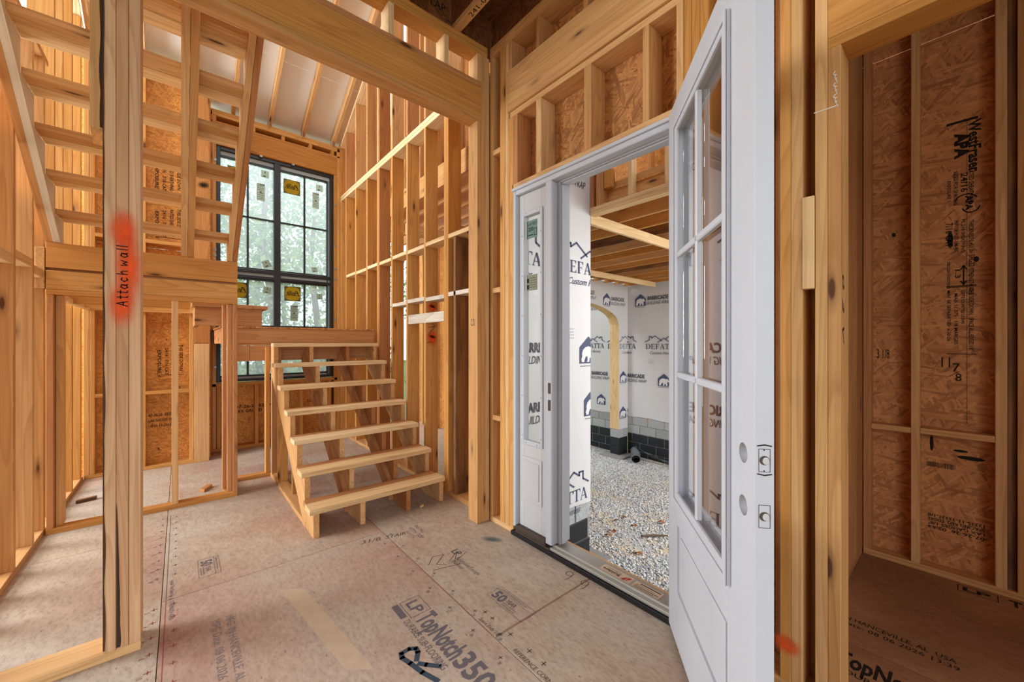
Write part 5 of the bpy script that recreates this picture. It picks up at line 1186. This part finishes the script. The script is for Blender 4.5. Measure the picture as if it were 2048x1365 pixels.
# drain pipe wrapped in filter fabric
dp = root('drain_pipe', (7.8, 4.9, -1.22), 'black drain pipe wrapped in grey fabric on the gravel', 'pipe', 'thing')
def tube(path, rad, k=16, cap=False):
    V = []; F = []
    for i, p in enumerate(path):
        p = Vector(p); a = Vector(path[max(0, i - 1)]); b = Vector(path[min(len(path) - 1, i + 1)]); t = (b - a).normalized()
        s_ = t.cross(Vector((0, 0, 1))).normalized(); u_ = s_.cross(t); r = rad[i] if hasattr(rad, '__len__') else rad
        for q in range(k): V.append(tuple(p + (s_ * math.cos(q * 2 * math.pi / k) + u_ * math.sin(q * 2 * math.pi / k)) * r))
        if i: F += [[(i - 1) * k + q, (i - 1) * k + (q + 1) % k, i * k + (q + 1) % k, i * k + q] for q in range(k)]
    return V, F
def tobj(parent, name, V, F, mat, smooth=True):
    c = Vector(np.mean(np.array(V), axis=0)); o = bpy.data.objects.new(name, mesh_from(name, [tuple(Vector(v) - c) for v in V], F, mat, [(v[2] * 2, v[0], v[1]) for v in V], smooth)); place(o, parent, tuple(c)); return o
pa, pb = Vector((7.62, 4.76, -1.21)), Vector((8.02, 5.05, -1.13)); path = [pa.lerp(pb, t) for t in np.linspace(0, 1, 12)]
V, F = tube(path, .062); V2, F2 = tube(path[:6], .052); tobj(dp, 'pipe', V + V2, F + [[i + len(V) for i in f][::-1] for f in F2], 'pipe')
path2 = [pa.lerp(pb, t) for t in np.linspace(.10, 1.02, 24)]; V, F = tube(path2, [.085 + .018 * math.sin(i * 1.9) + .008 * math.sin(i * 4.7) for i in range(24)]); tobj(dp, 'fabric_sleeve', V, F, 'fabric')
V = []; F = []
for i in range(15):
    t = i / 14
    for j in range(6):
        s_ = j / 5; x = 7.98 - .02 * t + .12 * s_ * (1 - .3 * t); y = 5.0 - .95 * t + .05 * s_; z = -1.02 - .19 * t ** .7 + .03 * math.sin(i * 1.1 + j) - .07 * s_; V.append((x, y, max(z, gz(x, y) + .008)))
        if i and j: q = i * 6 + j; F.append([q - 7, q - 6, q, q - 1])
tobj(dp, 'fabric_tail', V, F, 'fabric')
# dry leaves and scraps on the gravel
def litter(name, x, y, z, s, label, cat, mat, group=None):
    V = []; F = []; k = 8
    for i in range(k):
        a = i * 2 * math.pi / k; r = s * (1 if i % 2 == 0 else .55); V.append((r * math.cos(a), r * .6 * math.sin(a), .25 * s * math.sin(2 * a) + .004))
    V.append((0, 0, s * .15)); F = [[i, (i + 1) % k, k] for i in range(k)]
    V += [(v[0], v[1], v[2] - .003) for v in V]; F += [[i + k + 1 for i in f][::-1] for f in F[:]]
    o = bpy.data.objects.new(name, mesh_from(name, V, F, mat)); COL.objects.link(o); o.location = (x, y, z); o.rotation_euler = (R_.uniform(-.3, .3), R_.uniform(-.3, .3), R_.uniform(0, 6)); tag(o, label, cat, 'thing', group)
G_ = 'dry leaves on the gravel'
for x, y, s, lb in ((4.55, 3.02, .055, 'large brown dry leaf on the gravel, farthest left of the leaves'), (4.33, 3.0, .05, 'small brown dry leaf just before the farthest left one'), (4.0, 2.82, .055, 'reddish dry leaf on bare gravel beside the near wrapped wall corner'), (3.85, 2.78, .05, 'dry leaf nearest the tarred block base on the gravel'), (3.75, 2.32, .055, 'dry leaf nearest the door threshold on the gravel'), (4.40, 2.78, .05, 'dry leaf on the gravel left of the stick'), (4.85, 2.66, .055, 'dry leaf beyond the stick, next to the open door leaf')): litter('dry_leaf', x, y, gz(x, y) + .03, s, lb, 'leaf', 'dryleaf', G_)
V, F = tube([(4.20, 2.55, gz(4.2, 2.55) + .035), (4.35, 2.50, gz(4.35, 2.5) + .03), (4.5, 2.38, gz(4.5, 2.38) + .035)], [.012, .014, .008], 8)
c = Vector(np.mean(np.array(V), axis=0)); o = bpy.data.objects.new('stick', mesh_from('stick', [tuple(Vector(v) - c) for v in V], F, 'trunk', [(v[0], v[1], v[2]) for v in V], True)); COL.objects.link(o); o.location = c; tag(o, 'short brown stick lying on the gravel', 'stick', 'thing')
# wood scraps on the floor
def scrap(x, y, s, rz, label, mat='pine', name='wood_scrap', cat='scrap'):
    V, F = chbox(s, s * .35, .008 + s * .08, .003); V = [(v[0] + v[1] * .4, v[1], v[2]) for v in V]
    o = bpy.data.objects.new(name, mesh_from(name, V, F, mat, V)); COL.objects.link(o); o.location = (x, y, .0095 + s * .08); o.rotation_euler = (0, 0, rz); tag(o, label, cat, 'thing')
scrap(1.53, 2.96, .022, .4, 'pale wood chip on the floor under the stairs', 'pale', 'wood_chip', 'chip')
scrap(.18, 4.62, .07, 1.1, 'small wedge offcut lying inside the framed wall opening', 'red')
scrap(-.62, 4.95, .06, .3, 'dark wood offcut on the floor beside the left stud wall', 'stain')
scrap(1.62, 3.6, .06, 1.4, 'bark-edged offcut leaning by the right wall under the stairs', 'red')

# trees behind the window
def tree(x, y, h, r, seed, label, n=2600, name='leafy_tree', low=.12):
    rt = np.random.RandomState(seed); t = root(name, (x, y, -1.46), label, 'tree', 'thing', 'woodland behind the window')
    path = [Vector((x + .12 * math.sin(k * .9 + seed), y + .1 * math.cos(k * 1.3 + seed), -1.46 + h * k / 8)) for k in range(9)]
    V, F = tube(path, [.11 * (1 - k / 9) + .015 for k in range(9)], 10); tobj(t, 'trunk', V, F, 'trunk')
    nb = 26; B = np.stack([rt.normal(0, r * .55, nb), rt.normal(0, r * .5, nb), h * (low + (1 - low) * rt.rand(nb))], 1); br = rt.uniform(.28, .55, nb) * r
    ci = rt.randint(0, nb, n); dirv = rt.normal(0, 1, (n, 3)); dirv /= np.linalg.norm(dirv, axis=1)[:, None]; rad = rt.rand(n) ** .5
    C_ = B[ci] + dirv * (rad * br[ci])[:, None] + np.array([x, y, -1.46])
    sz = rt.uniform(.05, .11, n); a1 = rt.normal(0, 1, (n, 3)); a1 /= np.linalg.norm(a1, axis=1)[:, None]; a2 = np.cross(a1, rt.normal(0, 1, (n, 3))); a2 /= np.linalg.norm(a2, axis=1)[:, None]
    Q = np.stack([C_ - a1 * sz[:, None], C_ + a2 * sz[:, None] * .5, C_ + a1 * sz[:, None], C_ - a2 * sz[:, None] * .5], 1).reshape(-1, 3) - np.array([x, y, h / 2 - 1.46])
    me = bpy.data.meshes.new('foliage'); me.from_pydata(Q.tolist(), [], [[4 * i, 4 * i + 1, 4 * i + 2, 4 * i + 3] for i in range(n)]); at = me.attributes.new('tone', 'FLOAT', 'POINT'); at.data.foreach_set('value', np.repeat(rt.rand(n), 4).astype(np.float32)); me.materials.append(M['leaf'])
    o = bpy.data.objects.new('foliage', me); place(o, t, (x, y, h / 2 - 1.46)); o['kind'] = 'stuff'
TL = ['nearest green tree behind the left edge of the window', 'low near tree in the left half of the window', 'near green tree behind the window mullion', 'green tree filling the right half of the window', 'tall middle tree behind the left sash', 'tree behind the left stringer and window edge', 'far tree at the right edge of the window', 'tallest far tree glimpsed behind the left sash', 'far tall tree glimpsed behind the right sash']
for i, (x, y, h, r) in enumerate(((-.2, 11.5, 8.5, 1.7), (1.6, 10.6, 7.6, 1.6), (3.0, 12.2, 9.0, 1.9), (4.2, 14.5, 10, 2.2), (2.0, 15, 11.5, 2.4), (.6, 13.5, 10.5, 2.2), (5.2, 17, 11, 2.6), (1.0, 18, 12, 2.8), (3.2, 18.5, 12.5, 2.8))): tree(x, y, h, r, 11 + i, TL[i])
for o in bpy.data.objects:
    if '_w' in o: del o['_w']
